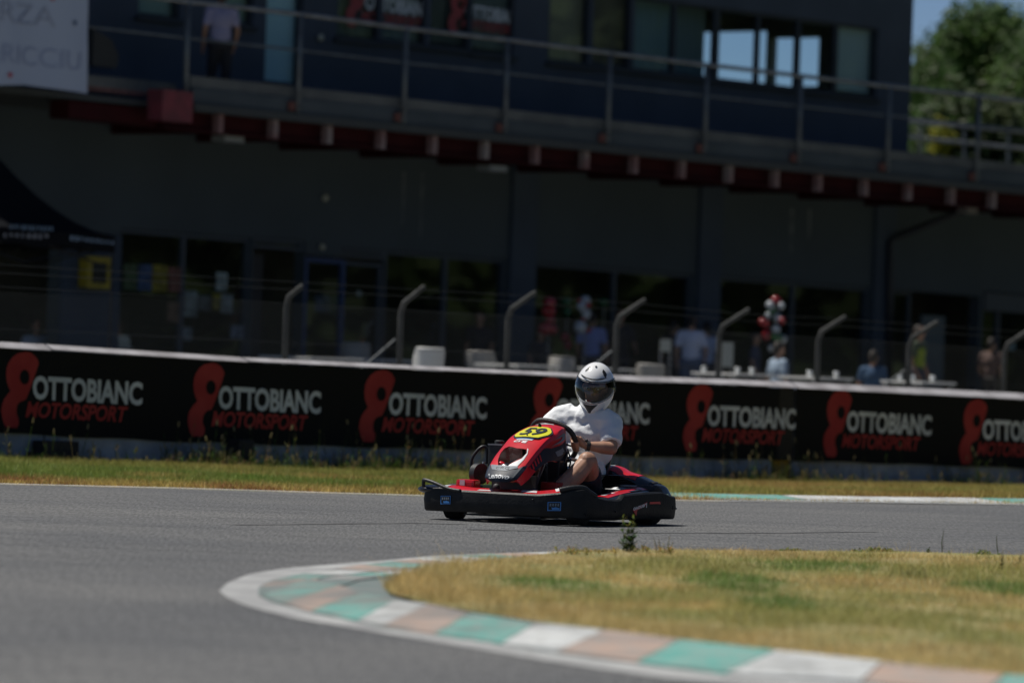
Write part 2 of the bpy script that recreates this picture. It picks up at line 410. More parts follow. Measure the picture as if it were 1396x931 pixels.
# kerb on the far side (teal and white blocks at the right)
FK = [(905, 679.3), (1000, 682.5), (1120, 684.5), (1240, 686.7), (1396, 688.4), (1560, 690.5)]
kp_ = resample([G(*p) for p in FK], 1.0)
far_kerb = tag(strip('far_kerb', kp_, -0.02, 0.62, 0.010, M_white), kind='structure')
cols_ = [M_teal, M_teal, M_white, M_white, M_teal, M_teal, M_white, M_teal, M_teal, M_white]
for i in range(len(kp_)-1):
    a, b = kp_[i], kp_[i+1]; d = (b-a).normalized(); q = Vector((-d.y, d.x, 0)); a = a+d*0.01; b = b-d*0.01
    p = [a+q*0.2, b+q*0.2, b+q*0.60, a+q*0.60]
    zz = Vector((0, 0, 0.012)); hh = Vector((0, 0, 0.04))
    MB().hexa([x+zz for x in p]+[p[0]+zz*1.3, p[1]+zz*1.3, p[2]+hh, p[3]+hh]).ob('kerb_block', cols_[i % len(cols_)], far_kerb)

# ------------------------------------------------------------------ inside kerb and island
OUT = [(1500, 972), (1300, 955), (1150, 943), (984, 931), (906, 924), (816, 911.5), (700, 893), (581, 873), (490.6, 858), (400, 843), (340, 828), (310, 816), (298.6, 806),
       (310, 795), (340, 783), (385, 775.6), (472.5, 768), (508, 766), (551, 762), (581, 759), (626, 756.7), (700, 754), (764, 752.5), (829, 751.8), (906, 751.8), (958, 752), (1100, 753), (1229, 754.5), (1297, 758), (1420, 761)]
INN = [(1500, 966), (1300, 947), (1173, 933), (989, 922), (868, 906), (759, 892), (684, 880.5), (593, 867.5), (520, 857), (487.6, 849), (424, 836), (370, 822), (352, 813),
       (353, 801), (370, 792), (415, 782), (460, 775), (511.6, 769), (545, 764.5), (585, 760.8), (626, 757.9), (700, 754.8), (764, 753.1), (829, 752.2), (906, 752.1), (958, 752.3), (1100, 753.3), (1229, 754.8), (1297, 758.3), (1420, 761.3)]
GRS = [(1500, 945), (1269, 927), (1180, 914), (1058, 902), (919, 884), (830, 873), (777, 862.5), (700, 849.6), (641, 841), (581, 830), (530, 813), (523, 805),
       (545, 792), (581, 780), (656, 771), (700, 766), (764, 758.5), (803, 755.5), (906, 755), (1040, 755.5), (1229, 757), (1420, 764)]
def gnd(L, z=0.0): return [G(p[0], p[1], z) for p in L]
out_g = gnd(OUT); inn_g = gnd(INN); grs_g = gnd(GRS)
def loft2(name, A, Bq, z, m, kind=None, parent=None):
    v = []; 
    for a, b in zip(A, Bq): v += [(a.x, a.y, z), (b.x, b.y, z)]
    f = [(2*i, 2*i+1, 2*i+3, 2*i+2) for i in range(len(A)-1)]
    return ob(name, v, f, m, parent, kind=kind)
def param(L, n):
    """resample a polyline by arc length into n+1 points"""
    ds = [0]
    for i in range(len(L)-1): ds.append(ds[-1]+(L[i+1]-L[i]).length)
    out = []
    for k in range(n+1):
        t = ds[-1]*k/n; i = max(0, min(len(ds)-2, int(np.searchsorted(ds, t))-1)); out.append(L[i].lerp(L[i+1], (t-ds[i])/(ds[i+1]-ds[i]+1e-9)))
    return out
tag(loft2('inside_line', out_g, inn_g, 0.004, M_line, kind='structure'), kind='structure')
M_apron = mat('worn kerb apron', (0.17, 0.18, 0.18), 0.85, col2=(0.10, 0.15, 0.145), scale=2.2, detail=8, bump=0.4, bscale=40, lo=0.35, hi=0.7)
kp_out = [(p.x, p.y, 0.003) for p in inn_g]+[tuple((p.x, p.y, 0.003)) for p in []]
poly = [(p.x, p.y) for p in inn_g]
V2, F2 = sheet2d(poly, (), None)
kerb = tag(ob('inside_kerb', [(v[0], v[1], 0.006) for v in V2], F2, M_apron), kind='structure')

def kblock(o0, o1, g0, g1, m, h0=0.012, h1=0.045, bh=0.006):
    P = [G(*o0), G(*o1), G(*g1), G(*g0)]
    c = sum(P, Vector())/4; P = [p+(c-p).normalized()*0.008 for p in P]
    b = [p+Vector((0, 0, bh)) for p in P]; t = [P[0]+Vector((0, 0, h0)), P[1]+Vector((0, 0, h0)), P[2]+Vector((0, 0, h1)), P[3]+Vector((0, 0, h1))]
    return MB().hexa(b+t).ob('kerb_block', m, kerb)
# near side: (outer, grass) boundaries between blocks
NB = [((1500, 966), (1500, 943)), ((1340, 951), (1370, 934)), ((1173, 932), (1203, 916)), ((989, 921), (1058, 900)), ((868, 905), (927, 885)), ((759, 891), (826, 872)), ((684, 879.5), (731, 862)),
      ((593, 866.5), (641, 848)), ((520.7, 856), (584, 836)), ((487.6, 848), (539, 830)), ((424, 835), (490, 820)), ((385, 825), (462, 809)), ((357, 813.5), (420, 800))]
NC = [M_teal, M_brown, M_white, M_teal, M_brown, M_white, M_teal, M_brown, M_white, M_teal, M_brown, M_teal]
for i, m in enumerate(NC): kblock(NB[i][0], NB[i+1][0], NB[i][1], NB[i+1][1], m)
# far side
FB = [((357, 812), (420, 799)), ((356, 801), (425, 797)), ((372, 792.5), (437, 790)), ((412, 783.4), (462, 786)), ((455, 776.5), (506, 781.5)), ((496.6, 771.3), (560, 777)), ((530, 767), (598, 772)), ((563, 763.5), (640, 770)),
      ((623, 759.3), (690, 765)), ((668, 756.6), (715, 761.5)), ((713, 754.8), (762, 758.5)), ((770, 753.2), (800, 756.5)), ((840, 752.4), (862, 755.6)), ((909, 752.3), (930, 755.5)), ((960, 752.5), (985, 756)), ((1040, 753.1), (1060, 756)), ((1130, 754), (1150, 757)), ((1225, 755), (1240, 758)), ((1300, 759.5), (1310, 761.5))]
FC = [M_apron, M_brown, M_teal, M_white, M_brown, M_teal, M_brown, M_white, M_teal, M_brown, M_white, M_teal, M_white, M_brown, M_teal, M_white, M_brown, M_teal]
for i, m in enumerate(FC): kblock(FB[i][0], FB[i+1][0], FB[i][1], FB[i+1][1], m, 0.009, 0.010)
# second raised row inside the hairpin
IR = [((430, 801), (470, 800)), ((437, 791.5), (490, 793)), ((463, 787), (515, 790)), ((508, 782.5), (548, 785)), ((562, 778), (580, 779.5))]
for i, m in enumerate([M_apron, M_white, M_teal, M_white]): kblock(IR[i][0], IR[i+1][0], IR[i][1], IR[i+1][1], m, 0.0115, 0.012, 0.0065)

isl = [(p.x, p.y) for p in grs_g]+[(16, grs_g[-1].y), (16, 16), (grs_g[0].x+1, 16)]
isl_poly = isl
def isl_h(x, y):
    return 0.012+0.03*(0.5+0.5*noise.noise(Vector((x*0.5, y*0.5, 3))))
sheet('island', isl, (), lambda x, y: (x, y, isl_h(x, y)), M_soil, None, step=0.6, smooth=True, kind='structure')

# ------------------------------------------------------------------ grass
def inpoly_np(P, poly):
    x, y = P[:, 0], P[:, 1]; c = np.zeros(len(P), bool); j = len(poly)-1
    for i in range(len(poly)):
        xi, yi = poly[i][0], poly[i][1]; xj, yj = poly[j][0], poly[j][1]
        m = ((yi > y) != (yj > y)) & (x < (xj-xi)*(y-yi)/(yj-yi+1e-12)+xi); c ^= m; j = i
    return c
def vnoise(x, y, s, seed):
    """smooth value noise on arrays"""
    r = np.random.default_rng(seed).random((128, 128)); u = x*s+37.2; v = y*s+11.7
    i = np.floor(u).astype(int); j = np.floor(v).astype(int); a = u-i; b = v-j; a = a*a*(3-2*a); b = b*b*(3-2*b)
    g = lambda p, q: r[p % 128, q % 128]
    return (g(i, j)*(1-a)+g(i+1, j)*a)*(1-b)+(g(i, j+1)*(1-a)+g(i+1, j+1)*a)*b
def fbm(x, y, s, seed): return (vnoise(x, y, s, seed)+0.5*vnoise(x, y, s*2.1, seed+1)+0.25*vnoise(x, y, s*4.3, seed+2))/1.75
M_grass = vcol_mat('grass blades', 0.65, 0.30)
def blades(name, P, z, h, w, col, lean=0.6, parent=None):
    n = len(P); a = rng.random(n)*2*np.pi; l = rng.random(n)*lean*h
    la = rng.random(n)*2*np.pi
    b0 = np.stack([P[:, 0]-np.cos(a)*w/2, P[:, 1]-np.sin(a)*w/2, z], 1); b1 = np.stack([P[:, 0]+np.cos(a)*w/2, P[:, 1]+np.sin(a)*w/2, z], 1)
    tp = np.stack([P[:, 0]+np.cos(la)*l, P[:, 1]+np.sin(la)*l, z+h], 1)
    V = np.stack([b0, b1, tp], 1).reshape(-1, 3).astype(np.float32)
    me = bpy.data.meshes.new(name); me.vertices.add(3*n); me.vertices.foreach_set('co', V.ravel())
    me.loops.add(3*n); me.loops.foreach_set('vertex_index', np.arange(3*n, dtype=np.int32))
    me.polygons.add(n); me.polygons.foreach_set('loop_start', np.arange(0, 3*n, 3, dtype=np.int32)); me.polygons.foreach_set('loop_total', np.full(n, 3, np.int32))
    me.update()
    ca = me.color_attributes.new('Col', 'FLOAT_COLOR', 'POINT')
    c4 = np.ones((n, 3, 4), np.float32); c4[:, :, :3] = col[:, None, :]
    ca.data.foreach_set('color', c4.ravel())
    return obm(name, me, M_grass, parent, 'stuff')
def mixc(a, b, t): return np.array(a)[None]*(1-t[:, None])+np.array(b)[None]*t[:, None]
STRAW = (0.64, 0.52, 0.25); STRAW2 = (0.54, 0.38, 0.15); GREEN = (0.32, 0.36, 0.12); DGREEN = (0.13, 0.23, 0.055)
def sstep(x, a, b): t = np.clip((x-a)/(b-a), 0, 1); return t*t*(3-2*t)
# island
N = 470000
P = np.stack([rng.random(N)*11-1.5+0, rng.random(N)*16+18.5], 1); P = P[inpoly_np(P, isl_poly)]
P = P[np.abs(P[:, 0]) < P[:, 1]*0.098+1.8]
P = P[rng.random(len(P)) < 0.25+0.75*sstep(fbm(P[:, 0], P[:, 1], 3.2, 81), 0.30, 0.52)]
x, y = P[:, 0], P[:, 1]
g = sstep(fbm(x, y, 0.55, 3)+0.35*(fbm(x, y, 3.0, 9)-0.5), 0.44, 0.66)
# distance from the edge: the rim is drier
edge = np.full(len(P), 9.0)
for a, b in zip(grs_g[:-1], grs_g[1:]):
    ax, ay = a.x, a.y; dx, dy = b.x-a.x, b.y-a.y; L2 = dx*dx+dy*dy
    t = np.clip(((x-ax)*dx+(y-ay)*dy)/L2, 0, 1); edge = np.minimum(edge, np.hypot(x-ax-t*dx, y-ay-t*dy))
g *= sstep(edge, 0.15, 0.9)*0.8+0.08
for (px_, py_, rx_, ry_) in [(1000, 803, 0.34, 1.5), (1060, 832, 0.25, 0.8), (745, 806, 0.35, 0.8), (1110, 780, 0.5, 0.9), (1360, 812, 0.3, 1.0)]:
    c = G(px_, py_); d = ((x-c.x)/rx_)**2+((y-c.y)/ry_)**2; g = np.maximum(g, sstep(1.5-d+0.9*(fbm(x, y, 3.5, 5)-0.5), 0.2, 1.1)*1.35)
var = rng.random(len(P))
base = mixc(STRAW, STRAW2, np.clip(fbm(x, y, 1.2, 21)*0.9+0.6*(var-0.5), 0, 1)); gr = mixc(GREEN, DGREEN, np.clip((g-0.8)*1.6+0.3*var, 0, 1))
gk = np.clip(g*0.80+0.45*(rng.random(len(P))-0.5), 0, 1)[:, None]
col = (base*(1-gk)+gr*gk)*(0.60+0.8*rng.random(len(P)))[:, None]*(0.72+0.55*fbm(x, y, 1.7, 91))[:, None]
col = col*np.array([1.0, 0.97, 0.95])
hh = (0.018+0.03*rng.random(len(P)))*(0.5+1.3*fbm(x, y, 2.5, 31))*(1+0.5*np.exp(-edge*5))*(1+0.9*(rng.random(len(P)) < .03))*(1-.62*sstep(y, 30.5, 32.5)*sstep(0.9-edge, 0, .6))
blades('island_grass', P, np.full(len(P), 0.012), hh+0.012, 0.0035+0.003*rng.random(len(P)), col, 1.4)
# far verge
N = 380000
u = rng.random(N)*22-2.5; P0 = np.array([[B0.x, B0.y]])+u[:, None]*np.array([[bd.x, bd.y]])
lx = np.array([p.x for p in line]); ly = np.array([p.y for p in line]); 
t = rng.random(N); xx = P0[:, 0]; y1 = P0[:, 1]; y0 = np.interp(xx, lx, ly)+0.22
P = np.stack([xx, y0+(y1-y0)*t], 1); P = P[np.abs(xx) < P[:, 1]*0.098+1.5]
x, y = P[:, 0], P[:, 1]; de = y-np.interp(x, lx, ly)
right = sstep(x, 0.8, 2.2)
g = sstep(fbm(x, y, 0.8, 41)+0.2*(fbm(x, y, 4, 43)-0.5)-0.05*right, 0.15, 0.5)*sstep(de, 0.7, 2.0)*(1-0.35*sstep(de, 4.5, 7.5))*(1-0.25*right)
base = mixc((0.52, 0.40, 0.14), (0.33, 0.16, 0.07), sstep(fbm(x, y, 2.2, 47)+0.5*(rng.random(len(P))-0.5), 0.4, 0.8)); gr = mixc((0.11, 0.21, 0.03), (0.27, 0.32, 0.08), np.clip(fbm(x, y, 1.0, 51)+0.4*(rng.random(len(P))-0.5)+0.35*right, 0, 1))
gk = np.clip(g+0.35*(rng.random(len(P))-0.5), 0, 1)[:, None]
col = (base*(1-gk)+gr*gk)*(0.65+0.7*rng.random(len(P)))[:, None]
hh = (0.035+0.06*rng.random(len(P)))*(0.6+0.8*fbm(x, y, 1.5, 61))*(0.45+0.55*sstep(de, 0.2, 1.6))
tv = np.clip((y-np.interp(x, lx, ly)-.1)/(np.interp(x, [B0.x-bd.x*8, B0.x+bd.x*24], [B0.y-bd.y*8, B0.y+bd.y*24])-np.interp(x, lx, ly)-.1), 0, 1)
zv = np.interp((x-B0.x)/bd.x, [f_[0] for f_ in FOOT], [f_[1] for f_ in FOOT])*tv**1.3-.004
blades('verge_grass', P, zv, hh, 0.007+0.006*rng.random(len(P)), col, 1.0)
# tall weeds at the foot of the barrier
NW = 5400
u = rng.random(NW)*20-2; clump = fbm(u, u*0+3, 1.1, 71); keep = rng.random(NW) < sstep(clump, 0.35, 0.75)+0.12; u = u[keep]
mb = MB(); cols = []
M_weed = vcol_mat('weeds', 0.7, 0.3)
VW = []; FW = []; CW = []
def tri_leaf(p, q, w, c, side):
    k = len(VW); VW.extend([p-side*w/2, p+side*w/2, q]); FW.append((k, k+1, k+2)); CW.extend([c]*3)
for uu in u:
    n_ = rnd.uniform(0.06, 0.9); h = rnd.uniform(0.08, 0.23)*(2.2 if rnd.random() < 0.16 else 1)*(1.15-0.4*n_)
    b = BP(float(uu), zfoot(float(uu)), n_); lean = Vector((rnd.uniform(-.25, .25), rnd.uniform(-.2, .2), 1))*h
    green = rnd.random() < 0.72; c = (0.05+0.05*rnd.random(), 0.09+0.05*rnd.random(), 0.025) if green else (0.26, 0.21, 0.09)
    sd = Vector((rnd.uniform(-1, 1), rnd.uniform(-.4, .4), 0)).normalized()
    tri_leaf(b, b+lean, 0.009, c, sd)
    for k in range(rnd.randint(3, 8)):
        t_ = rnd.uniform(0.1, 0.9); p = b+lean*t_; o_ = Vector((rnd.uniform(-1, 1), rnd.uniform(-1, 1), rnd.uniform(0.3, 1.2))).normalized()*rnd.uniform(0.04, 0.11)*(1.1-t_*0.6)
        tri_leaf(p, p+o_, 0.018, tuple(ci*rnd.uniform(0.7, 1.3) for ci in c), Vector((o_.z, 0.2, -o_.x)).normalized())
    if rnd.random() < 0.3:
        p = b+lean; c2 = (0.34, 0.29, 0.16)
        for k in range(3): tri_leaf(p-lean.normalized()*0.03, p+lean.normalized()*0.03+Vector((rnd.uniform(-.012, .012), 0, 0)), 0.016, c2, Vector((1, 0, 0)))
def leafmesh(name, V, Fc, C, m, parent=None, kind=None):
    o = ob(name, V, Fc, m, parent, kind=kind); ca = o.data.color_attributes.new('Col', 'FLOAT_COLOR', 'POINT')
    a = np.ones((len(V), 4), np.float32); a[:, :3] = np.array(C, np.float32); ca.data.foreach_set('color', a.ravel()); return o
leafmesh('tall_weeds', VW, FW, CW, M_weed, kind='stuff')

def plant(name, label, px, py, stems, h, leaf, c, c2=None, zig=0.3, group=None, cat='plant', spread=0.08, z=0.01, flower=None):
    """a small plant: stems with pointed leaves spiralling up them"""
    base = G(px, py, z); root = thing(name, label, cat, base, 0, group)
    V = []; Fc = []; C = []
    for s_ in range(stems):
        b = Vector((rnd.gauss(0, spread), rnd.gauss(0, spread*0.6), 0)); hh_ = h*rnd.uniform(0.55, 1.0) if stems > 1 else h
        top = b+Vector((rnd.uniform(-zig, zig)*hh_, rnd.uniform(-zig, zig)*hh_, hh_))
        MB().tube([b, b.lerp(top, .5)+Vector((rnd.uniform(-.01, .01), 0, 0)), top], [0.004, 0.003, 0.0015], 4).ob('stem', mat('plant stem', (0.07, 0.10, 0.03), 0.7), root)
        k = max(4, int(hh_/leaf*5))
        for j in range(k):
            t_ = (j+0.5)/k; p = b.lerp(top, t_); a = j*2.4+rnd.random(); L = leaf*rnd.uniform(0.7, 1.2)*(1.25-0.8*t_)
            d = Vector((math.cos(a), math.sin(a), rnd.uniform(0.35, 1.0))).normalized(); sd = d.cross(Vector((0, 0, 1))).normalized()*L*0.2
            q = len(V); V += [p, p+d*L*0.5+sd, p+d*L, p+d*L*0.5-sd]; Fc.append((q, q+1, q+2, q+3)); cc = c2 if (c2 and t_ > 0.75) else c
            cc = tuple(v*rnd.uniform(0.7, 1.3) for v in cc); C += [cc]*4
    leafmesh('foliage', V, Fc, C, M_weed, root, 'stuff')
    return root
plant('leafy_weed', 'tall bushy green weed sprouting at the far rim of the grass island, below the kart', 858, 756, 7, 0.24, 0.055, (0.06, 0.10, 0.035), (0.16, 0.19, 0.03), 0.07, spread=0.016)
plant('leafy_weed', 'small upright dark weed standing right of the succulent mat, beside the teal kerb', 1263, 757, 3, 0.055, 0.03, (0.06, 0.085, 0.03), None, 0.1, spread=0.012)
plant('grass_tuft', 'yellow dry grass tuft on the island rim, just left of the tall green weed', 790, 760, 14, 0.075, 0.05, (0.30, 0.22, 0.06), None, 0.4, spread=0.09)
plant('grass_tuft', 'dry yellow grass tuft on the island rim, just right of the tall green weed', 888, 758, 12, 0.08, 0.05, (0.27, 0.20, 0.06), None, 0.4, spread=0.06)
plant('grass_tuft', 'wispy dry grass stalks rising from the island rim, between the tall weed and succulents', 915, 757, 4, 0.13, 0.015, (0.30, 0.22, 0.07), None, 0.3, spread=0.05)
plant('thin_stalk', 'thin dry stalk standing alone on the island rim, left of two others at the right', 1292, 757, 1, 0.16, 0.012, (0.06, 0.05, 0.025), None, 0.1)
plant('thin_stalk', 'thin dry stalk leaning left, middle one of three at the right of the island', 1345, 758, 1, 0.14, 0.012, (0.07, 0.06, 0.025), None, 0.15)
plant('seed_stalk', 'dark seeding weed stalk at the right of the island, nearer the camera', 1365, 782, 2, 0.16, 0.03, (0.09, 0.085, 0.03), None, 0.1, spread=0.01)
plant('seed_stalk', 'dark seeding weed stalk at the right edge of the photo on the island', 1391, 778, 2, 0.10, 0.03, (0.08, 0.085, 0.03), None, 0.1, spread=0.01)
plant('grass_tuft', 'cluster of dark thin stalks in mid island below the teal kerb piece', 1230, 792, 9, 0.09, 0.02, (0.09, 0.085, 0.03), None, 0.25, spread=0.07)
plant('grass_tuft', 'fresh green grass tuft on the right rim of the island', 1335, 760, 16, 0.05, 0.04, (0.10, 0.15, 0.03), None, 0.4, spread=0.07)
def mat_plant(px0, px1, py, label, h=0.04):
    root = thing('succulent_mat', label, 'plant', G((px0+px1)/2, py, 0.01)); V = []; Fc = []; C = []
    a0 = G(px0, py)-root.location; a1 = G(px1, py)-root.location
    for i in range(150):
        t_ = rnd.random(); e = 1-abs(2*t_-1)**3; b = a0.lerp(a1, t_)+Vector((0, rnd.gauss(0, .08), 0)); hz = h*rnd.uniform(.3, 1.0)*e
        c0 = (0.11, 0.13, 0.035) if rnd.random() < .6 else (0.22, 0.17, 0.05)
        for k in range(7):
            z_ = hz*k/7; a = rnd.random()*6.28; d = Vector((math.cos(a), math.sin(a), 1.0)).normalized()*0.02; sd = d.cross(Vector((0, 0, 1))).normalized()*0.006
            p = b+Vector((0, 0, z_)); q = len(V); V += [p, p+d*.5+sd, p+d, p+d*.5-sd]; Fc.append((q, q+1, q+2, q+3)); C += [tuple(v*rnd.uniform(.6, 1.3) for v in c0)]*4
    leafmesh('foliage', V, Fc, C, M_weed, root, 'stuff')
mat_plant(1150, 1229, 757, 'dense mat of stubby succulent weeds on the island rim, left of the teal kerb piece', 0.055)
mat_plant(1045, 1112, 756, 'low strip of stubby weeds on the island rim, left of the denser mat', 0.035)
mat_plant(765, 860, 758, 'low dark weeds along the island rim at the foot of the tall green weed', 0.035)

# ------------------------------------------------------------------ barrier
TOP = [(-150, 458), (0, 465), (200, 478.5), (380, 490), (560, 498), (880, 513.5), (1100, 521), (1396, 536), (1600, 549)]
BOT = [(-150, 580), (0, 590), (200, 600), (350, 605), (560, 611), (700, 615), (930, 624), (1080, 627.5), (1160, 630), (1396, 638), (1600, 645)]
topu = [fb(*p) for p in TOP]; botu = [fb(*p) for p in BOT]
def ztop(u): return interp(u, topu)
def zbot(u): return interp(u, botu)
M_barr = mat('weathered white concrete', (0.40, 0.43, 0.46), 0.8, col2=(0.24, 0.26, 0.29), scale=3, detail=8, bump=0.3, bscale=40, lo=0.35, hi=0.7)
M_yb = mat('faded yellow paint', (0.38, 0.22, 0.02), 0.7, col2=(0.14, 0.09, 0.03), scale=6, lo=0.5, hi=0.7)
joints_px = [-160, 62, 331, 560, 815, 1055, 1164, 1396, 1600]
jl = ['leftmost white concrete barrier block under the banner, cut by the photo edge', 'white concrete barrier block left of the dark gap with weeds', 'white concrete barrier block beneath the second banner logo',
      'white concrete barrier block behind the front of the kart', 'white concrete barrier block seen right behind the kart driver', 'short barrier block with faded yellow paint showing at its foot',
      'white concrete barrier block right of the yellow painted one', 'white concrete barrier block at the right edge of the photo']
for i in range(len(joints_px)-1):
    px0, px1 = joints_px[i], joints_px[i+1]
    if px0 == 1055: px1 = 1080
    if px0 == 1164: px0 = 1081
    u0 = fb(px0, 560)[0]+0.012; u1 = fb(px1, 560)[0]-0.012
    root = thing('barrier_block', jl[i], 'barrier', BP((u0+u1)/2, 0, -0.3), math.atan2(bd.y, bd.x), 'concrete barrier blocks along the track')
    L = u1-u0; st = 6; V = []; Fc = []
    prof = [(-0.62, -0.4), (-0.62, 0.12), (-0.50, 0.3), (-0.42, 1.0), (-0.42, None), (-0.06, None), (-0.045, 0.985), (0.0, 0.5), (0.0, 0.12), (0.0, -0.4)]
    k = len(prof)
    for s_ in range(st+1):
        uu = u0+L*s_/st; zt = ztop(uu)
        for (nn, zz) in prof:
            z_ = zt-0.08 if zz is None else (zt-0.10 if zz > 0.9 else zz)
            V.append(Vector((uu-(u0+u1)/2, -(nn+0.3), z_)))
    for s_ in range(st):
        for j in range(k): Fc.append((s_*k+j, s_*k+(j+1) % k, (s_+1)*k+(j+1) % k, (s_+1)*k+j))
    Fc.append(tuple(range(k))[::-1]); Fc.append(tuple(st*k+j for j in range(k)))
    mb = MB(); mb.add(V, Fc); mb.ob('body', M_yb if px0 == 1055 else M_barr, root, autos=35)
    c = MB(); c.box((0, 0.06, ztop((u0+u1)/2)+0.014), (L-0.02, 0.36, 0.03)); 
    capv = []
    for s_ in (0, 1):
        uu = u0+L*s_
        hc_ = interp((u0+u1)/2, [(0, .055), (3, .04), (6, .03), (9, .05), (14, .07)])
        for (a_, b_) in [(-0.075, -hc_), (0.40, -hc_), (0.40, 0.0), (0.05, 0.0)]: capv.append(Vector((uu-(u0+u1)/2, -0.3+a_+0.0, ztop(uu)+b_)))
    MB().add(capv, [(0, 1, 2, 3), (7, 6, 5, 4), (0, 4, 5, 1), (1, 5, 6, 2), (2, 6, 7, 3), (3, 7, 4, 0)]).ob('cap', mat('pale barrier cap', (0.38, 0.37, 0.39), 0.7, col2=(0.24, 0.23, 0.24), scale=3), root)

# banners hung on the track side
M_ban = mat('black banner vinyl', (0.009, 0.010, 0.011), 0.7, spec=0.12, bump=0.12, bscale=3, bdist=0.05)
M_bred = mat('banner red print', (0.30, 0.03, 0.03), 0.7, spec=.2, col2=(0.36, 0.045, 0.042), scale=2.5); M_bwht = mat('banner white print', (0.60, 0.64, 0.67), 0.7, spec=.2, col2=(0.48, 0.52, 0.55), scale=2.5)
def wav(u, z): return 0.035+0.010*math.sin(u*2.3+z*3)+0.012*noise.noise(Vector((u*1.6, z*1.4, 5)))+0.006*noise.noise(Vector((u*6, z*5, 1)))
def banner(px0, px1, label):
    u0 = fb(px0, 560)[0]; u1 = fb(px1, 560)[0]; root = thing('advertising_banner', label, 'banner', BP(u0, 0))
    nu = int((u1-u0)/0.12); nz_ = 7; V = []; Fc = []
    for i in range(nu+1):
        uu = u0+(u1-u0)*i/nu
        for j in range(nz_+1):
            z_ = lerp(zbot(uu)+0.006*math.sin(uu*5), ztop(uu)-interp(uu, [(0, .055), (3, .04), (6, .03), (9, .05), (14, .07)])-0.006-0.008*abs(math.sin(uu*3.1)), j/nz_); V.append(BP(uu, z_, wav(uu, z_))-root.location)
    for i in range(nu):
        for j in range(nz_): a = i*(nz_+1)+j; Fc.append((a, a+nz_+1, a+nz_+2, a+1))
    ob('cloth', V, Fc, M_ban, root, True)
    return root
ban1 = banner(-150, 1079, 'long black advertising banner with white and red lettering, left of the yellow barrier block')
ban2 = banner(1081, 1600, 'black advertising banner with white and red lettering, right of the yellow barrier block')
u0 = fb(1058, 560)[0]; u1 = fb(1078.5, 560)[0]; V = []
for i in range(9):
    uu = lerp(u0, u1, i/8)
    for j in range(8): z_ = lerp(zbot(uu)+.01, ztop(uu)-.09, j/7); V.append(BP(uu, z_, wav(uu, z_)+.0015)-ban1.location)
ob('overlap_flap', V, [(i*8+j, i*8+8+j, i*8+9+j, i*8+1+j) for i in range(8) for j in range(7)], mat('faded banner flap', (.022, .022, .022), .6, spec=.2), ban1, True)
EMB = [(260, 92), (300, 95), (345, 125), (370, 165), (375, 190), (350, 280), (320, 380), (290, 470), (270, 525), (230, 540), (205, 565), (195, 600), (195, 650), (205, 680), (215, 700), (215, 745), (200, 780), (110, 780), (90, 740), (75, 690), (65, 640), (70, 580), (85, 530), (110, 490), (140, 450), (125, 420), (108, 370), (100, 300), (105, 240), (120, 195), (150, 145), (190, 110)]
EMH = [(255+44*math.cos(t*math.pi/8), 320+68*math.sin(t*math.pi/8)) for t in range(16)]
ua, _ = fb(489.3, 550); ub, _ = fb(680-8.6, 550); KU = (ub-ua)/((671.4-489.3)*6.98)       # metres per zoom pixel
za = fb(510, 503.2)[1]; zb = fb(510, 601.7)[1]; KZ = (za-zb)/688.0
def logo_at(P, uL, zT, k, parent, kind=0, t1='OTTOBIANC', emb=True, mats=None):
    """P(u,z)->point; k scale"""
    mr, mw = mats or (M_bred, M_bwht)
    # print height: slope of the strip is followed through P
    f = lambda a, b: P(uL+(a-65)*KU*k, zT-(b-92)*KZ*k, uL)
    if emb: sheet('emblem', EMB, [EMH], f, mr, parent, step=60)
    text('lettering', t1, lambda a, b: f(lerp(330, 1270, a), lerp(518, 300, b)+a*14), mw, parent, 0.035, 0.0)
    text('lettering', 'MOTORSPORT', lambda a, b: f(lerp(272, 1155, a), lerp(682, 535, b)+a*12), mr, parent, 0.025, 0.25)
def PB(u, z, uL):
    z2 = z+(ztop(u)-ztop(uL))*0.55
    return BP(u, z2, wav(u, z2)+0.004)
for (xl, yt, yb) in [(0, 478, 582), (255, 493, 594), (489, 503, 602), (721, 512.5, 608), (930, 523, 615), (1120.5, 531, 622), (1306, 543, 632)]:
    uL, zT = fb(xl, yt); zB = fb(xl, yb)[1]; root = ban1 if xl < 1080 else ban2
    logo_at(lambda u, z, q, r=root: PB(u, z, q)-r.location, uL, zT, (zT-zB)/(688*KZ), root)
# dark blocks added in place of dark gaps at the barrier's foot
def dark_gap(px, py, w, h, label):
    u, z = fb(px, py, 0.05); root = thing('gap_block', label, 'dark block', BP(u, zfoot(u), 0.16), math.atan2(bd.y, bd.x))
    mb = MB(); mb.box((0, 0, h/2), (w, 0.2, h)); mb.box((-w*0.42, 0, h*0.25), (w*0.35, 0.26, h*0.5)); mb.ob('body', M_rubber, root, bevel=0.02)
dark_gap(66, 610, 0.42, 0.22, 'dark block in place of a dark gap at the foot of the barrier under the first banner logo')
dark_gap(318, 610, 0.20, 0.30, 'dark block in place of a dark gap at the barrier foot, half hidden by weeds with pale seed heads')

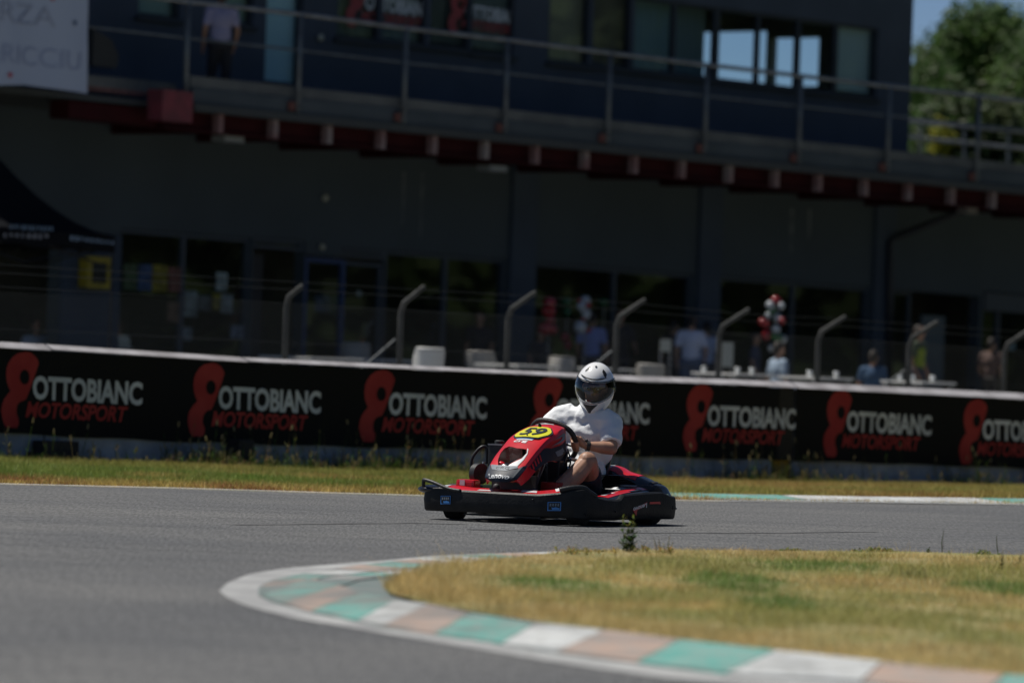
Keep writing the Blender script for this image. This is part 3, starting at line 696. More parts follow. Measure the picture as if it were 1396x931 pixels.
# ------------------------------------------------------------------ terrace and building
TZ = 0.35
FD = Vector((7402, 7600, 0)).normalized(); FN = Vector((FD.y, -FD.x, 0)); F0 = hit(700, 480, (0, 84, 0), Vector((0, 1, 0))); F0.z = 0
SL = -0.01875
def fac(px, py, n=0.0):
    p = hit(px, py, F0+FN*n, FN); u = (p-F0).dot(FD); return u, p.z-SL*u
def FP(u, z, n=0.0): return F0+FD*u+FN*n+Vector((0, 0, z+SL*u))
ter = [BP(-12, TZ, -1.6), BP(26, TZ, -1.6), FP(30, 0, 0), FP(-16, 0, 0)]
ter = [Vector((p.x, p.y, TZ)) for p in ter]
MB().hexa([Vector((p.x, p.y, -0.3)) for p in ter]+ter).ob('terrace', M_conc, None, kind='structure')
for i_ in range(1): pass

def grid_wall(name, n0, thick, u0, u1, z0, z1, holes, m, parent, follow=True):
    us = sorted(set([u0, u1]+[min(max(h[i], u0), u1) for h in holes for i in (0, 2)])); zs = sorted(set([z0, z1]+[min(max(h[i], z0), z1) for h in holes for i in (1, 3)]))
    solid = lambda i, j: 0 <= i < len(us)-1 and 0 <= j < len(zs)-1 and not any(h[0]-1e-6 <= us[i] and us[i+1] <= h[2]+1e-6 and h[1]-1e-6 <= zs[j] and zs[j+1] <= h[3]+1e-6 for h in holes)
    V = []; Fc = []
    def q(*p): k = len(V); V.extend(p); Fc.append((k, k+1, k+2, k+3))
    for i in range(len(us)-1):
        for j in range(len(zs)-1):
            if not solid(i, j): continue
            a, b, c, d = us[i], us[i+1], zs[j], zs[j+1]; nf, nb = n0, n0-thick
            q(FP(a, c, nf), FP(b, c, nf), FP(b, d, nf), FP(a, d, nf)); q(FP(b, c, nb), FP(a, c, nb), FP(a, d, nb), FP(b, d, nb))
            if not solid(i-1, j): q(FP(a, c, nb), FP(a, c, nf), FP(a, d, nf), FP(a, d, nb))
            if not solid(i+1, j): q(FP(b, c, nf), FP(b, c, nb), FP(b, d, nb), FP(b, d, nf))
            if not solid(i, j-1): q(FP(a, c, nb), FP(b, c, nb), FP(b, c, nf), FP(a, c, nf))
            if not solid(i, j+1): q(FP(a, d, nf), FP(b, d, nf), FP(b, d, nb), FP(a, d, nb))
    me = bpy.data.meshes.new(name); me.from_pydata([tuple(v) for v in V], [], Fc); me.update()
    bm = bmesh.new(); bm.from_mesh(me); bmesh.ops.remove_doubles(bm, verts=bm.verts, dist=1e-5); bm.to_mesh(me); bm.free()
    return obm(name, me, m, parent)
def fbox(mb, u0, u1, z0, z1, n0, n1):
    return mb.hexa([FP(u0, z0, n0), FP(u1, z0, n0), FP(u1, z0, n1), FP(u0, z0, n1), FP(u0, z1, n0), FP(u1, z1, n0), FP(u1, z1, n1), FP(u0, z1, n1)])
M_wall = mat('dark grey blue render', (0.064, 0.082, 0.092), 0.8, col2=(0.052, 0.067, 0.076), scale=0.8, detail=8, bump=0.15, bscale=40, lo=0.3, hi=0.7)
M_pil = mat('navy render', (0.054, 0.074, 0.102), 0.75, col2=(0.045, 0.062, 0.088), scale=1.0, detail=8)
M_upw = mat('dark blue cladding', (0.056, 0.070, 0.094), 0.7, col2=(0.046, 0.059, 0.080), scale=1.2, detail=8)
M_fr = mat('blue grey window frame', (0.05, 0.065, 0.085), 0.5)
M_frb = mat('bright blue door frame', (0.02, 0.05, 0.14), 0.45)
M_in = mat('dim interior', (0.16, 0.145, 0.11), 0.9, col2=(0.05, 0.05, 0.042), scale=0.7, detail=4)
M_gl = glass_mat('window glass', (0.80, 0.85, 0.84), 0.05)
M_glc = glass_mat('clear upper glass', (0.90, 0.96, 0.97), 0.035)
bld = thing('clubhouse_building', 'two storey dark blue race track clubhouse with balcony behind the banner barrier', 'building', FP(0, 0, 0))
class Rel:   # building parts are built in world space, then parented with the inverse of the Empty
    pass
def relp(o, root=None):
    root = root or bld; o.parent = root; o.matrix_parent_inverse = Matrix.Translation(-Vector(root.location)); return o
ZB = 4.55
def zz(px, py, n=0.0): return fac(px, py, n)[1]
def uu_(px, n=0.0, y=400): return fac(px, y, n)[0]
# lower openings (px0, px1, top y at px0)
low = [(-120, 79, 290), (165, 341, 311), (346, 414, 323), (416, 464, 347), (464, 526, 337), (528, 690, 341), (729, 945, 357), (981, 1186, 376), (1218, 1336, 395), (1341, 1430, 397)]
holes = []
for (a, b, yt) in low:
    ua_, zt = fac(a, yt); ub_ = uu_(b); holes.append((ua_, TZ-1, ub_, zt))
relp(grid_wall('lower_wall', 0.0, 0.22, -15, 30, -0.6, ZB, holes, M_wall, None))
# pilasters proud of the wall
for (a, b) in [(690, 727), (947, 979), (1187, 1216)]:
    mb = MB(); fbox(mb, uu_(a)+.02, uu_(b)-.02, -0.3, ZB-0.55, 0.003, 0.07); relp(mb.ob('pilaster', M_pil))
mb = MB(); fbox(mb, uu_(80), uu_(160), -0.3, zz(120, 318), 0.003, 0.06); relp(mb.ob('pilaster', M_pil))
# interior shell of the lower floor
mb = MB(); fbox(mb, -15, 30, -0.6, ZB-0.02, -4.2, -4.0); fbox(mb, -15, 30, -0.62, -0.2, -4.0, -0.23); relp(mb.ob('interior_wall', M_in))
def window(a, b, yt, zb, n=-0.08, mull=(), m=M_fr, fw_=0.05, glass=M_gl, name='window', parent=None, yb=None, inner=None):
    u0, z1 = fac(a, yt); u1 = uu_(b); z0 = zb
    root = parent or bld
    mb = MB(); fbox(mb, u0, u0+fw_, z0, z1, n-.05, n+.03); fbox(mb, u1-fw_, u1, z0, z1, n-.05, n+.03); fbox(mb, u0+fw_, u1-fw_, z1-fw_, z1, n-.05, n+.03); fbox(mb, u0+fw_, u1-fw_, z0, z0+fw_, n-.05, n+.03)
    for p in mull: q = uu_(p); fbox(mb, q-.035, q+.035, z0+fw_, z1-fw_, n-.05, n+.03)
    w = relp(mb.ob(name, m)); edges = [u0]+[uu_(p) for p in mull]+[u1]
    for i in range(len(edges)-1):
        g_ = MB(); fbox(g_, edges[i]+.03, edges[i+1]-.03, z0+.03, z1-.03, n-.015, n-.009); o = g_.ob('pane', glass); o.parent = w
    return w
zf = TZ-0.2
window(165, 341, 312, zf, mull=(252,)); window(528, 690, 342, zf, mull=(610,)); window(729, 945, 358, zf, mull=(841,)); window(981, 1186, 377, zf, mull=(1085,)); window(1341, 1430, 398, zf, mull=(1366,))
window(464, 526, 338, zz(495, 352), n=-0.06); window(346, 414, 324, zz(380, 340), n=-0.06)
door = window(470, 523, 356, zf, name='door'); door2 = window(416, 470, 350, zf, m=M_frb, name='door', n=-0.03, fw_=0.07)
mb = MB(); fbox(mb, uu_(347), uu_(377), zf, zz(360, 345), -0.35, -0.30); relp(mb.ob('door', mat('dark open door', (0.02, 0.022, 0.026), 0.5)))
mb = MB(); fbox(mb, uu_(1274), uu_(1305), zf, zz(1290, 431), -0.30, -0.24); relp(mb.ob('door', mat('pale grey door', (0.11, 0.14, 0.15), 0.6)))
window(1219, 1250, 396, zf, n=-0.15)
mb = MB(); fbox(mb, uu_(1342), uu_(1430), zz(1342, 399), zz(1342, 423), -0.05, 0.02); relp(mb.ob('door_header', M_fr))
# notices on the glass
def note(a, b, y0, y1, col, name='poster', n=-0.06):
    u0, z1 = fac(a, y0, n); u1, z0 = fac(b, y1, n); mb = MB(); fbox(mb, u0, u1, z0, z1, n, n+0.006)
    c = mat('notice %.2f %.2f %.2f' % col, tuple(x*.75 for x in col), 0.7, col2=tuple(x*0.35 for x in col), scale=9, lo=0.4, hi=0.62); return relp(mb.ob(name, c))
for (a, b, y0, y1, c) in [(169, 186, 359, 396, (.10, .16, .07)), (189, 206, 360, 397, (.08, .14, .28)), (208, 227, 361, 398, (.40, .34, .04)), (230, 247, 364, 399, (.28, .12, .09)), (295, 309, 371, 397, (.45, .55, .52)),
                          (252, 268, 396, 432, (.32, .40, .38)), (271, 286, 402, 424, (.12, .15, .15)), (290, 300, 400, 422, (.35, .32, .05)), (302, 316, 401, 427, (.35, .42, .42)), (250, 261, 446, 464, (.35, .42, .42)),
                          (315, 333, 443, 462, (.28, .34, .42)), (229, 243, 412, 440, (.24, .15, .09)), (429, 449, 401, 426, (.26, .26, .42)), (452, 463, 402, 430, (.14, .17, .18)), (486, 492, 396, 404, (.4, .5, .45)), (1372, 1384, 466, 478, (.3, .45, .45))]: note(a, b, y0, y1, c)
# rain streaks on the wall
for (a, w, y0, y1) in [(551, 5, 235, 310), (576, 5, 235, 325), (1080, 8, 285, 345), (1104, 6, 285, 330), (711, 1.5, 232, 330), (1063, 1.5, 280, 350)]:
    u0, z1 = fac(a, y0); _, z0 = fac(a, y1); V = [(0, 0)]; h = 0.5*w/90
    pts = [(u0-h, z1), (u0+h*0.8, z1), (u0+h*1.1, lerp(z1, z0, .4)), (u0+h*0.3, z0), (u0-h*0.4, z0+.06), (u0-h*.8, lerp(z1, z0, .5))]
    o = sheet('rain_streak', pts, (), lambda a_, b_: FP(a_, b_, 0.0015), mat('rain streak %d' % (w > 3), (.16, .175, .18) if w > 3 else (.04, .05, .06), .8, col2=(.085, .10, .11) if w > 3 else (.06, .075, .085), scale=5, lo=.45, hi=.6)); relp(o)
# balcony -------------------------------------------------
NBAL = 2.6
def bt(px, py): return fac(px, py, NBAL)
uL_, uR_ = -15.0, 15.5
uBal0 = bt(262, 150)[0]
z_bb = bt(736, 224)[1]; z_bt = bt(736, 199)[1]; z_s1 = bt(700, 186)[1]; z_s2 = bt(700, 166)[1]; z_s3 = bt(700, 150)[1]
M_slab = mat('weathered slab edge', (0.055, 0.06, 0.058), 0.85, col2=(0.05, 0.055, 0.055), scale=2.5, detail=8, bump=.3)
M_chan = mat('blue grey fascia channel', (0.040, 0.052, 0.062), 0.6, col2=(0.055, 0.068, 0.078), scale=1.5, detail=6)
M_kick = mat('pale kick rail', (0.115, 0.12, 0.115), 0.7, col2=(0.08, 0.085, 0.085), scale=2)
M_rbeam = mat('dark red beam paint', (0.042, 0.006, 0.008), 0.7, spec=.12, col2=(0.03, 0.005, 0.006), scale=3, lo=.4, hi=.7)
M_stif = mat('pale lit stiffener', (0.28, 0.235, 0.22), 0.7, col2=(0.22, 0.12, 0.115), scale=2.5)  # pale tone puts the light on the beam ends into the colour
uE = bt(1375, 260)[0]
mb = MB(); fbox(mb, uBal0, uR_, z_bt, z_s1, 0.25, NBAL+0.05); relp(mb.ob('balcony_slab', M_slab))
mb = MB(); fbox(mb, uL_, uBal0-.002, z_bt+.02, z_s1, 0.25, NBAL-0.3); relp(mb.ob('balcony_slab', M_slab))
mb = MB(); fbox(mb, uBal0, uR_, z_s1+.002, z_s2, NBAL-0.06, NBAL-0.01); relp(mb.ob('fascia', M_chan))
mb = MB(); fbox(mb, uBal0, uR_, z_s2+.002, z_s3, NBAL-0.12, NBAL-0.05); relp(mb.ob('kick_rail', M_kick))
ul = bt(120, 120)[0]
mb = MB(); fbox(mb, uL_, uBal0-.01, bt(200, 112)[1]-.11, bt(200, 112)[1]+.04, NBAL-.40, NBAL-.33); relp(mb.ob('kick_rail', M_kick))
mb = MB(); fbox(mb, uBal0-.3, uR_, z_bb, z_bb+.03, NBAL-.40, NBAL-.19); fbox(mb, uBal0-.3, uR_, z_bt-.03, z_bt-.002, NBAL-.40, NBAL-.19); fbox(mb, uBal0-.3, uR_, z_bb+.03, z_bt-.03, NBAL-.30, NBAL-.27); beam = relp(mb.ob('edge_beam', M_rbeam))
for px in [303, 378, 452, 525, 596, 667, 736, 804, 871, 936, 1001, 1064, 1123, 1186, 1246, 1305, 1361]:
    q = bt(px, 240)[0]; mb = MB(); fbox(mb, q-.044, q+.044, z_bb+.004, z_bt-.004, NBAL-.187, NBAL-.06); relp(mb.ob('stiffener', M_stif))
# cross beams under the slab
for i in range(14):
    q = uBal0+0.9+i*1.62; mb = MB(); fbox(mb, q-.05, q+.05, z_bb+.02, z_bt-.004, 0.004, NBAL-.33); relp(mb.ob('cross_beam', M_rbeam))
# big projecting red beam at the left
u0, z1 = fac(222, 122, NBAL+.25); u1, z0 = fac(262, 168, NBAL+.25)
mb = MB(); fbox(mb, u0, u1, z0, z1, NBAL-0.05, NBAL+.25); relp(mb.ob('beam_end', mat('lit red beam end', (0.19, 0.03, 0.04), .6, col2=(.13, .025, .032), scale=4)))  # paler red than the beam: light on its end painted in
u0, z1 = fac(95, 137, NBAL-.35); u1, z0 = fac(225, 176, NBAL-.35)
mb = MB(); fbox(mb, u0, u1+.1, z0+.02, z1, NBAL-.75, NBAL-.36); relp(mb.ob('edge_beam', M_rbeam))
o = note(120, 222, 113, 134, (.22, .10, .09), 'rubble_edge', NBAL-.34)
for (a, y, w) in [(342, 190, 34), (702, 230, 32)]:
    u0, z0 = bt(a, y); mb = MB(); fbox(mb, u0-w/185, u0+w/185, z0-.04, z0+.04, NBAL-.6, NBAL-.33); relp(mb.ob('flood_light', mat('grey lamp housing', (.22, .23, .22), .5)))
# railing
rail = thing('balcony_railing', 'grey metal balcony railing running the whole width of the clubhouse', 'railing', FP(0, z_s1, NBAL))
def rtop(px): return interp(px, [(-150, -44), (255, 3), (408, 20), (552, 39), (690, 55), (830, 73), (962, 89), (1090, 104), (1212, 118), (1334, 132), (1500, 151)])
posts = [255, 408, 552, 690, 830, 962, 1090, 1211, 1333, 1450]
for px in posts:
    q, zt = bt(px, rtop(px)); mb = MB(); mb.tube([FP(q, z_s1+.02, NBAL+.03), FP(q, zt, NBAL+.03)], .038, 8); relp(mb.ob('post', M_rail, smooth=True), rail)
    mb = MB(); fbox(mb, q-.16, q-.05, z_s1+.04, z_s1+.16, NBAL-.005, NBAL+.04); relp(mb.ob('bracket', mat('rusty red bracket', (.13, .045, .035), .7)), rail)
for off, r_, nm in [(0, .032, 'top_rail'), (1, .018, 'mid_rail')]:
    pts = []
    for px in [-150, 255, 408, 552, 690, 830, 962, 1090, 1211, 1333, 1450, 1600]:
        y = rtop(px)+(0 if not off else interp(px, [(-150, 50), (408, 49), (690, 45), (962, 42), (1211, 40), (1500, 38)])); q, z_ = bt(px, y); pts.append(FP(q, z_, NBAL+.03 if not off else NBAL+.0))
    mb = MB(); mb.tube(pts, r_, 8); relp(mb.ob(nm, M_steel if not off else M_rail, smooth=True), rail)
# far railing of the terrace roof seen past the wall end
rail2 = thing('far_railing', 'thin far railing seen behind the balcony to the right of the blue wall', 'railing', FP(14, ZB, -6))
for y0, y1 in [(187, 204), (166, 180)]:
    a = fac(1200, y0-4, -6); b = fac(1460, y1+6, -6); mb = MB(); mb.tube([FP(*a, -6), FP(*b, -6)], .035, 6); relp(mb.ob('rail', M_steel), rail2)
for px in (1255, 1315, 1375):
    a = fac(px, 168+(px-1240)*.11, -6); b = fac(px, 245, -6); mb = MB(); mb.tube([FP(*b, -6), FP(*a, -6)], .03, 6); relp(mb.ob('post', M_rail), rail2)
# flat roof right of the upper storey and upper storey itself
uU1 = uu_(1242, 0, 100); ZU = 10.8
mb = MB(); fbox(mb, -15, uR_+4, z_bt+.003, z_s1-.004, -10, 0.24); relp(mb.ob('roof_slab', M_slab))
WZ = [(190, 243, -60, 20), (300, 344, -60, 30), (365, 412, -60, 112), (462, 516, -60, 50), (524, 580, -60, 55), (590, 640, -60, 62), (646, 700, -60, 70), (752, 803, -70, 83), (812, 860, -70, 88), (866, 1196, None, None)]
uh = []
for (a, b, y0, y1) in WZ[:-1]:
    u0, z1 = fac(a, y0); _, z0 = fac(a, y1+2); uh.append((u0, z0, uu_(b, 0, 60), z1))
u0, z1 = fac(866, -4); _, z0 = fac(866, 97); u1 = uu_(1196, 0, 90); uh.append((u0, z0, u1, z1))
relp(grid_wall('upper_wall', 0.0, 0.2, -15, uU1, z_s1, ZU, uh, M_upw, None))
M_room = mat('pale room wall', (0.30, 0.31, 0.29), .9, col2=(.25, .26, .25), scale=.6)
relp(grid_wall('rear_wall', -5.0, 0.15, -15, uU1-.2, z_s1, ZU, [], M_room, None))
EP = FP(uU1, 0, 0)
def endpl(px, py):
    p = hit(px, py, EP, FD); return (p-F0).dot(FN), p.z-SL*uU1
eh = []
for (a, b, y0, y1) in [(896, 909, 44, 84), (957, 1052, 45, 117), (1060, 1124, 53, 119)]:
    n0, z1 = endpl(a, y0); n1, z0 = endpl(b, y1); eh.append((n0, z0, n1, z1))
_FP = FP
FP = lambda n, z, u: _FP(uU1+u, z, n)
relp(grid_wall('end_wall', -0.003, 0.17, -4.99, -0.201, z_s1, ZU, eh, M_room, None))
FP = _FP
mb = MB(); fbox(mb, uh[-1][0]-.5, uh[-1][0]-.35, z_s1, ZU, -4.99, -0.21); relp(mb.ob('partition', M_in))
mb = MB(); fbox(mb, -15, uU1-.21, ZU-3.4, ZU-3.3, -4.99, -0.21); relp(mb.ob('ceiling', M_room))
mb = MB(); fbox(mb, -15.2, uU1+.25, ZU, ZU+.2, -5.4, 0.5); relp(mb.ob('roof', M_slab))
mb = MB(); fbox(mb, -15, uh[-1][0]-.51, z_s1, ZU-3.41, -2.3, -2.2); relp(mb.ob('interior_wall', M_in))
def ufr(h, n=-.06, mull=(), glass=M_glc, sill=True):
    u0, z0, u1, z1 = h; mb = MB(); e = .045
    fbox(mb, u0, u0+e, z0, z1, n-.05, n+.03); fbox(mb, u1-e, u1, z0, z1, n-.05, n+.03); fbox(mb, u0+e, u1-e, z1-e, z1, n-.05, n+.03); fbox(mb, u0+e, u1-e, z0, z0+e, n-.05, n+.03)
    if sill: fbox(mb, u0-.05, u1+.05, z0-.06, z0-.002, -.05, .07)
    for q, w in mull: fbox(mb, q-w, q+w, z0+e, z1-e, n-.05, n+.03)
    w_ = relp(mb.ob('window', mat('dark window frame', (.02, .025, .032), .5))); ed = [u0]+[q for q, _ in mull]+[u1]
    for i in range(len(ed)-1):
        g_ = MB(); fbox(g_, ed[i]+.03, ed[i+1]-.03, z0+.03, z1-.03, n-.015, n-.009); o = g_.ob('pane', glass); o.parent = w_
    return w_
for i, h in enumerate(uh[:-1]): ufr(h, glass=M_gl if i != 2 else M_glc, sill=i != 2)
ufr(uh[-1], mull=[(uu_(p, 0, 60), w) for p, w in [(921, .045), (979, .06), (1036, .035), (1091, .045), (1142, .05)]])
# curtains and blinds behind the panes
def blind(a, b, y0, y1, col, n=-.17, name='curtain', wv=True):
    u0, z1 = fac(a, y0, n); u1, z0 = fac(b, y1, n); k = 16; V = []
    for i in range(k+1):
        q = lerp(u0, u1, i/k); dn = .02*math.sin(i*1.7) if wv else 0
        V += [FP(q, z0, n+dn), FP(q, z1, n+dn)]
    return relp(ob(name, V, [(2*i, 2*i+2, 2*i+3, 2*i+1) for i in range(k)], mat('cloth %.2f %.2f %.2f' % col, tuple(min(.8, x*1.15) for x in col), .85), None, True))
blind(750, 806, -40, 92, (.42, .36, .27)); blind(811, 862, -40, 98, (.20, .16, .12)); blind(1144, 1200, 20, 130, (.42, .46, .44), name='blind', wv=False)
blind(866, 920, -10, 104, (.20, .27, .28), -.4); blind(921, 957, -10, 106, (.16, .20, .20), -.5)
blind(188, 246, -30, 24, (.48, .58, .55), name='blind', wv=False); blind(300, 346, -30, 34, (.40, .50, .50), name='blind', wv=False); blind(364, 414, -30, 116, (.55, .68, .70), name='blind', wv=False)
blind(462, 520, -30, 54, (.20, .22, .21)); blind(590, 642, -30, 64, (.18, .18, .17)); blind(646, 702, -30, 72, (.24, .26, .25)); blind(524, 582, -30, 60, (.26, .29, .28))
# window lettering
M_wr = mat('window red print', (.30, .05, .05), .6); M_ww = mat('window white print', (.55, .58, .60), .6)
def PW(u, z, q): return FP(u, z, -.055)
for (a, y0, s_) in [(477, -32, 1.00), (616, -16, .92)]:
    u0, z1 = fac(a, y0); d = bpy.data.objects.new('window_lettering', None); COL.objects.link(d); relp(d)
    before = set(bpy.data.objects); logo_at(PW, u0, z1, s_*1.0, None, mats=(M_wr, M_ww)); 
    for o in set(bpy.data.objects)-before: o.parent = d
# small fittings
for (a, y, r_, c) in [(434, 52, .05, (.5, .5, .4)), (440, 270, .05, (.42, .40, .28)), (436, 337, .045, (.4, .38, .25))]:
    q, z_ = fac(a, y); mb = MB(); mb.ball(FP(q, z_, .05), r_, 10, 6); relp(mb.ob('wall_lamp', mat('lamp cream', (.5, .48, .36), .5), smooth=True))
# drainpipe
dp = [fac(1203, 560), fac(1205, 330), fac(1212, 322), fac(1318, 284)]
mb = MB(); mb.tube([FP(dp[0][0], dp[0][1], .14), FP(dp[1][0], dp[1][1], .14), FP(dp[2][0], dp[2][1], .18), FP(*fac(1318, 286, 1.6), 1.6)], .055, 10); pipe = thing('drainpipe', 'dark drainpipe bending up along the wall to the balcony at the right', 'drainpipe', FP(dp[0][0], TZ, .14)); relp(mb.ob('pipe', mat('dark pipe', (.012, .014, .018), .5), smooth=True), pipe)
mb = MB(); q, z_ = fac(1318, 286, 1.6); fbox(mb, q-.12, q+.15, z_-.06, z_+.05, 1.5, 1.7); relp(mb.ob('outlet', mat('pale outlet', (.22, .2, .2), .6)), pipe)

# yellow cabinet on the wall
u0, z1 = fac(120, 350, .25); u1, z0 = fac(149, 394, .25)
cab = thing('hose_cabinet', 'yellow wall cabinet with a small dark window, beside the black canopy', 'cabinet', FP(u0, z0, 0.1))
M_cy = mat('yellow cabinet paint', (.40, .31, .02), .5, col2=(.30, .23, .02), scale=4)
mb = MB(); fbox(mb, u0, u1, z0, z1, .065, .245); relp(mb.ob('case', M_cy), cab)
w_ = .07; mb = MB(); fbox(mb, u0-.01, u0+w_, z0-.01, z1+.01, .247, .27); fbox(mb, u1-w_, u1+.01, z0-.01, z1+.01, .247, .27); fbox(mb, u0+w_, u1-w_, z0-.01, z0+w_, .247, .27); fbox(mb, u0+w_, u1-w_, z1-w_, z1+.01, .247, .27); relp(mb.ob('door_frame', M_cy), cab)
mb = MB(); fbox(mb, u0+w_+.001, u1-w_-.001, z0+w_+.001, z1-w_-.001, .248, .256); relp(mb.ob('pane', mat('dark pane', (.03, .035, .04), .2)), cab)
mb = MB(); fbox(mb, u0+.09, u1-.12, z0+.12, z0+.2, .257, .27); relp(mb.ob('handle', M_dark), cab)

# white sheet hung over the railing at the left
n_ = NBAL+.12; cor = [fac(-60, -60, n_), fac(122, -40, n_), fac(120, 128, n_), fac(34, 116, n_), fac(-60, 118, n_)]
bs = thing('hand_lettered_sheet', 'white hand lettered bed sheet hung over the balcony railing at top left', 'banner', FP(*fac(60, 60, n_), n_))
def shw(u, z): return n_+.03*math.sin(u*5.5+.4*z)+.02*noise.noise(Vector((u*3, z*2, 2)))
sheet('cloth', cor, (), lambda a, b: FP(a, b, shw(a, b)), mat('white bed sheet', (.40, .45, .56), .85, bump=.2, bscale=4), None, step=.12, smooth=True)
relp(bpy.data.objects[[o.name for o in bpy.data.objects if o.name.startswith('cloth')][-1]], bs)
def stext(s, a, b, y0, y1, col):
    u0, z1 = fac(a, y0, n_); u1, z0 = fac(b, y1, n_)
    o = text('lettering', s, lambda p, q: FP(lerp(u0, u1, p), lerp(z0, z1, q), shw(lerp(u0, u1, p), lerp(z0, z1, q))+.012), mat('felt pen %.2f' % col[0], col, .8), None, -0.012); relp(o, bs)
stext('FORZA', -55, 74, -4, 38, (.31, .34, .43)); stext('RICCIU', 2, 108, 60, 97, (.29, .33, .47))
_cl = [o for o in bpy.data.objects if o.name.startswith('cloth') and o.parent is None]
for o in _cl: relp(o, bs)
for (a, y, col) in [(12, 103, (.45, .03, .05)), (70, -2, (.4, .03, .05)), (100, 32, (.08, .12, .2))]:
    q, z_ = fac(a, y, n_); hp = [(q+.0028*12*(16*math.sin(t)**3)/16*1.3, z_+.0028*(13*math.cos(t)-5*math.cos(2*t)-2*math.cos(3*t)-math.cos(4*t))) for t in [i*math.pi/10 for i in range(20)]]
    relp(sheet('heart', hp, (), lambda a_, b_: FP(a_, b_, shw(a_, b_)+.014), mat('heart %.2f' % col[0], col, .8)), bs)

# yellow-black folding sign on the balcony
q0, zz0 = fac(118, 40, 2.0); q1, _z = fac(146, 90, 2.0); zb_ = fac(130, 92, 2.0)[1]
ws = thing('striped_case', 'yellow and black striped case standing on the balcony behind the bed sheet', 'case', FP((q0+q1)/2, zb_, 2.0))
pts = [(q0-.05, zb_), (q1, zb_), (q1+.03, lerp(zb_, zz0, .35)), (q1-.12, lerp(zb_, zz0, .75)), (q0-.05, zz0)]
relp(sheet('panel', pts, (), lambda a, b: FP(a, b, 2.0), mat('black case', (.02, .02, .02), .5), None, thick=.2), ws)
for t in (.05, .3, .55, .78):
    z_ = lerp(zb_, zz0, t); mb = MB(); fbox(mb, q0-.05, q1-.02-max(0, t-.4)*.3, z_, z_+.05, 2.003, 2.02); relp(mb.ob('stripe', mat('yellow stripe', (.5, .42, .03), .5)), ws)

# black pop-up canopy at left
NT = 4.2
ccz = fac(157, 342, NT)[1]; cu1 = fac(157, 330, NT)[0]; W_ = 3.0; cu0 = cu1-W_
tent = thing('pop_up_canopy', 'black pop-up canopy with printed lettering, cut by the left edge of the photo', 'canopy', FP(cu0+W_/2, 0, NT-W_/2))
zc = fac(157, 322, NT)[1]; apex = zc+1.6
def cano(a, b):   # a,b in [-1,1]
    m_ = max(abs(a), abs(b)); h = (1-m_)**1.7; return FP(cu0+W_/2*(1+a), zc+(apex-zc)*h, NT-W_/2*(1-b))
k = 16; V = [cano(-1+2*i/k, -1+2*j/k) for i in range(k+1) for j in range(k+1)]
Fc = [(i*(k+1)+j, (i+1)*(k+1)+j, (i+1)*(k+1)+j+1, i*(k+1)+j+1) for i in range(k) for j in range(k)]
M_can = mat('black canopy cloth', (.008, .009, .011), .9, spec=.05)
relp(ob('roof', V, Fc, M_can, None, True), tent)
mb = MB()
for (a0, b0, a1, b1) in [(-1, 1, 1, 1), (1, 1, 1, -1), (1, -1, -1, -1), (-1, -1, -1, 1)]:
    for i in range(8):
        A = cano(lerp(a0, a1, i/8), lerp(b0, b1, i/8)); B = cano(lerp(a0, a1, (i+1)/8), lerp(b0, b1, (i+1)/8)); dz = Vector((0, 0, -.2-.02*math.sin(i*2)))
        kk = len(mb.v); mb.v += [A, B, B+dz, A+dz]; mb.f.append((kk, kk+1, kk+2, kk+3))
relp(mb.ob('valance', M_can), tent)
for a, b in [(1, 1), (1, -1), (-1, 1), (-1, -1)]:
    p = cano(a*.985, b*.985); mb = MB(); mb.tube([Vector((p.x, p.y, TZ)), p-Vector((0, 0, .02))], .018, 6); relp(mb.ob('leg', M_dark), tent)
mb = MB()
for (a0, b0, a1, b1) in [(-.98, .97, .98, .97), (.97, .98, .97, -.98)]:
    A = cano(a0, b0)-Vector((0, 0, .1)); B = cano(a1, b1)-Vector((0, 0, .1)); Mid = (A+B)/2
    for P_, Q_ in [(A, Mid-Vector((0, 0, .32))), (B, Mid-Vector((0, 0, .32))), (A-Vector((0, 0, .32)), Mid), (B-Vector((0, 0, .32)), Mid)]: mb.tube([P_, Q_], .012, 5)
relp(mb.ob('scissor_frame', M_dark), tent)
def ctext(s, a, b, y0, y1, col):
    u0, z1 = fac(a, y0, NT+.02); u1, z0 = fac(b, y1, NT+.02); relp(text('lettering', s, lambda p, q: FP(lerp(u0, u1, p), lerp(z0, z1, q), NT+.03), mat('canopy print %.2f' % col[2], col, .7), None, .02), tent)
for (pa, pb, y0, y1, n_g, c_) in [(13, 68, 306, 314, 11, (.16, .24, .34)), (4, 60, 318, 324, 8, (.20, .21, .24)), (95, 150, 321, 334, 9, (.20, .28, .38))]:
    for i in range(n_g):   # blurred sponsor print, too soft in the photograph to read
        q = lerp(pa, pb, i/(n_g-1)); yy_ = lerp(y0, y1-5, i/(n_g-1)); w_g = (pb-pa)/n_g*rnd.uniform(.5, .8); a_ = fac(q, yy_, NT+.02); b_ = fac(q+w_g, yy_+rnd.uniform(4, 7), NT+.02)
        relp(sheet('print', [(a_[0]+.01, a_[1]), (b_[0], a_[1]-.005), (b_[0]-.012, lerp(a_[1], b_[1], .5)), (b_[0]+.004, b_[1]), (a_[0], b_[1]+.004), (a_[0]+.01, lerp(a_[1], b_[1], .6))], (), lambda x_, y_: FP(x_, y_, NT+.03), mat('canopy print %.2f' % c_[2], c_, .7)), tent)

note(10, 60, 262, 300, (.10, .015, .02), 'print', NT+.6).parent = None
_p = [o for o in bpy.data.objects if o.name.startswith('print') and o.parent is None][0]; bpy.data.objects.remove(_p)

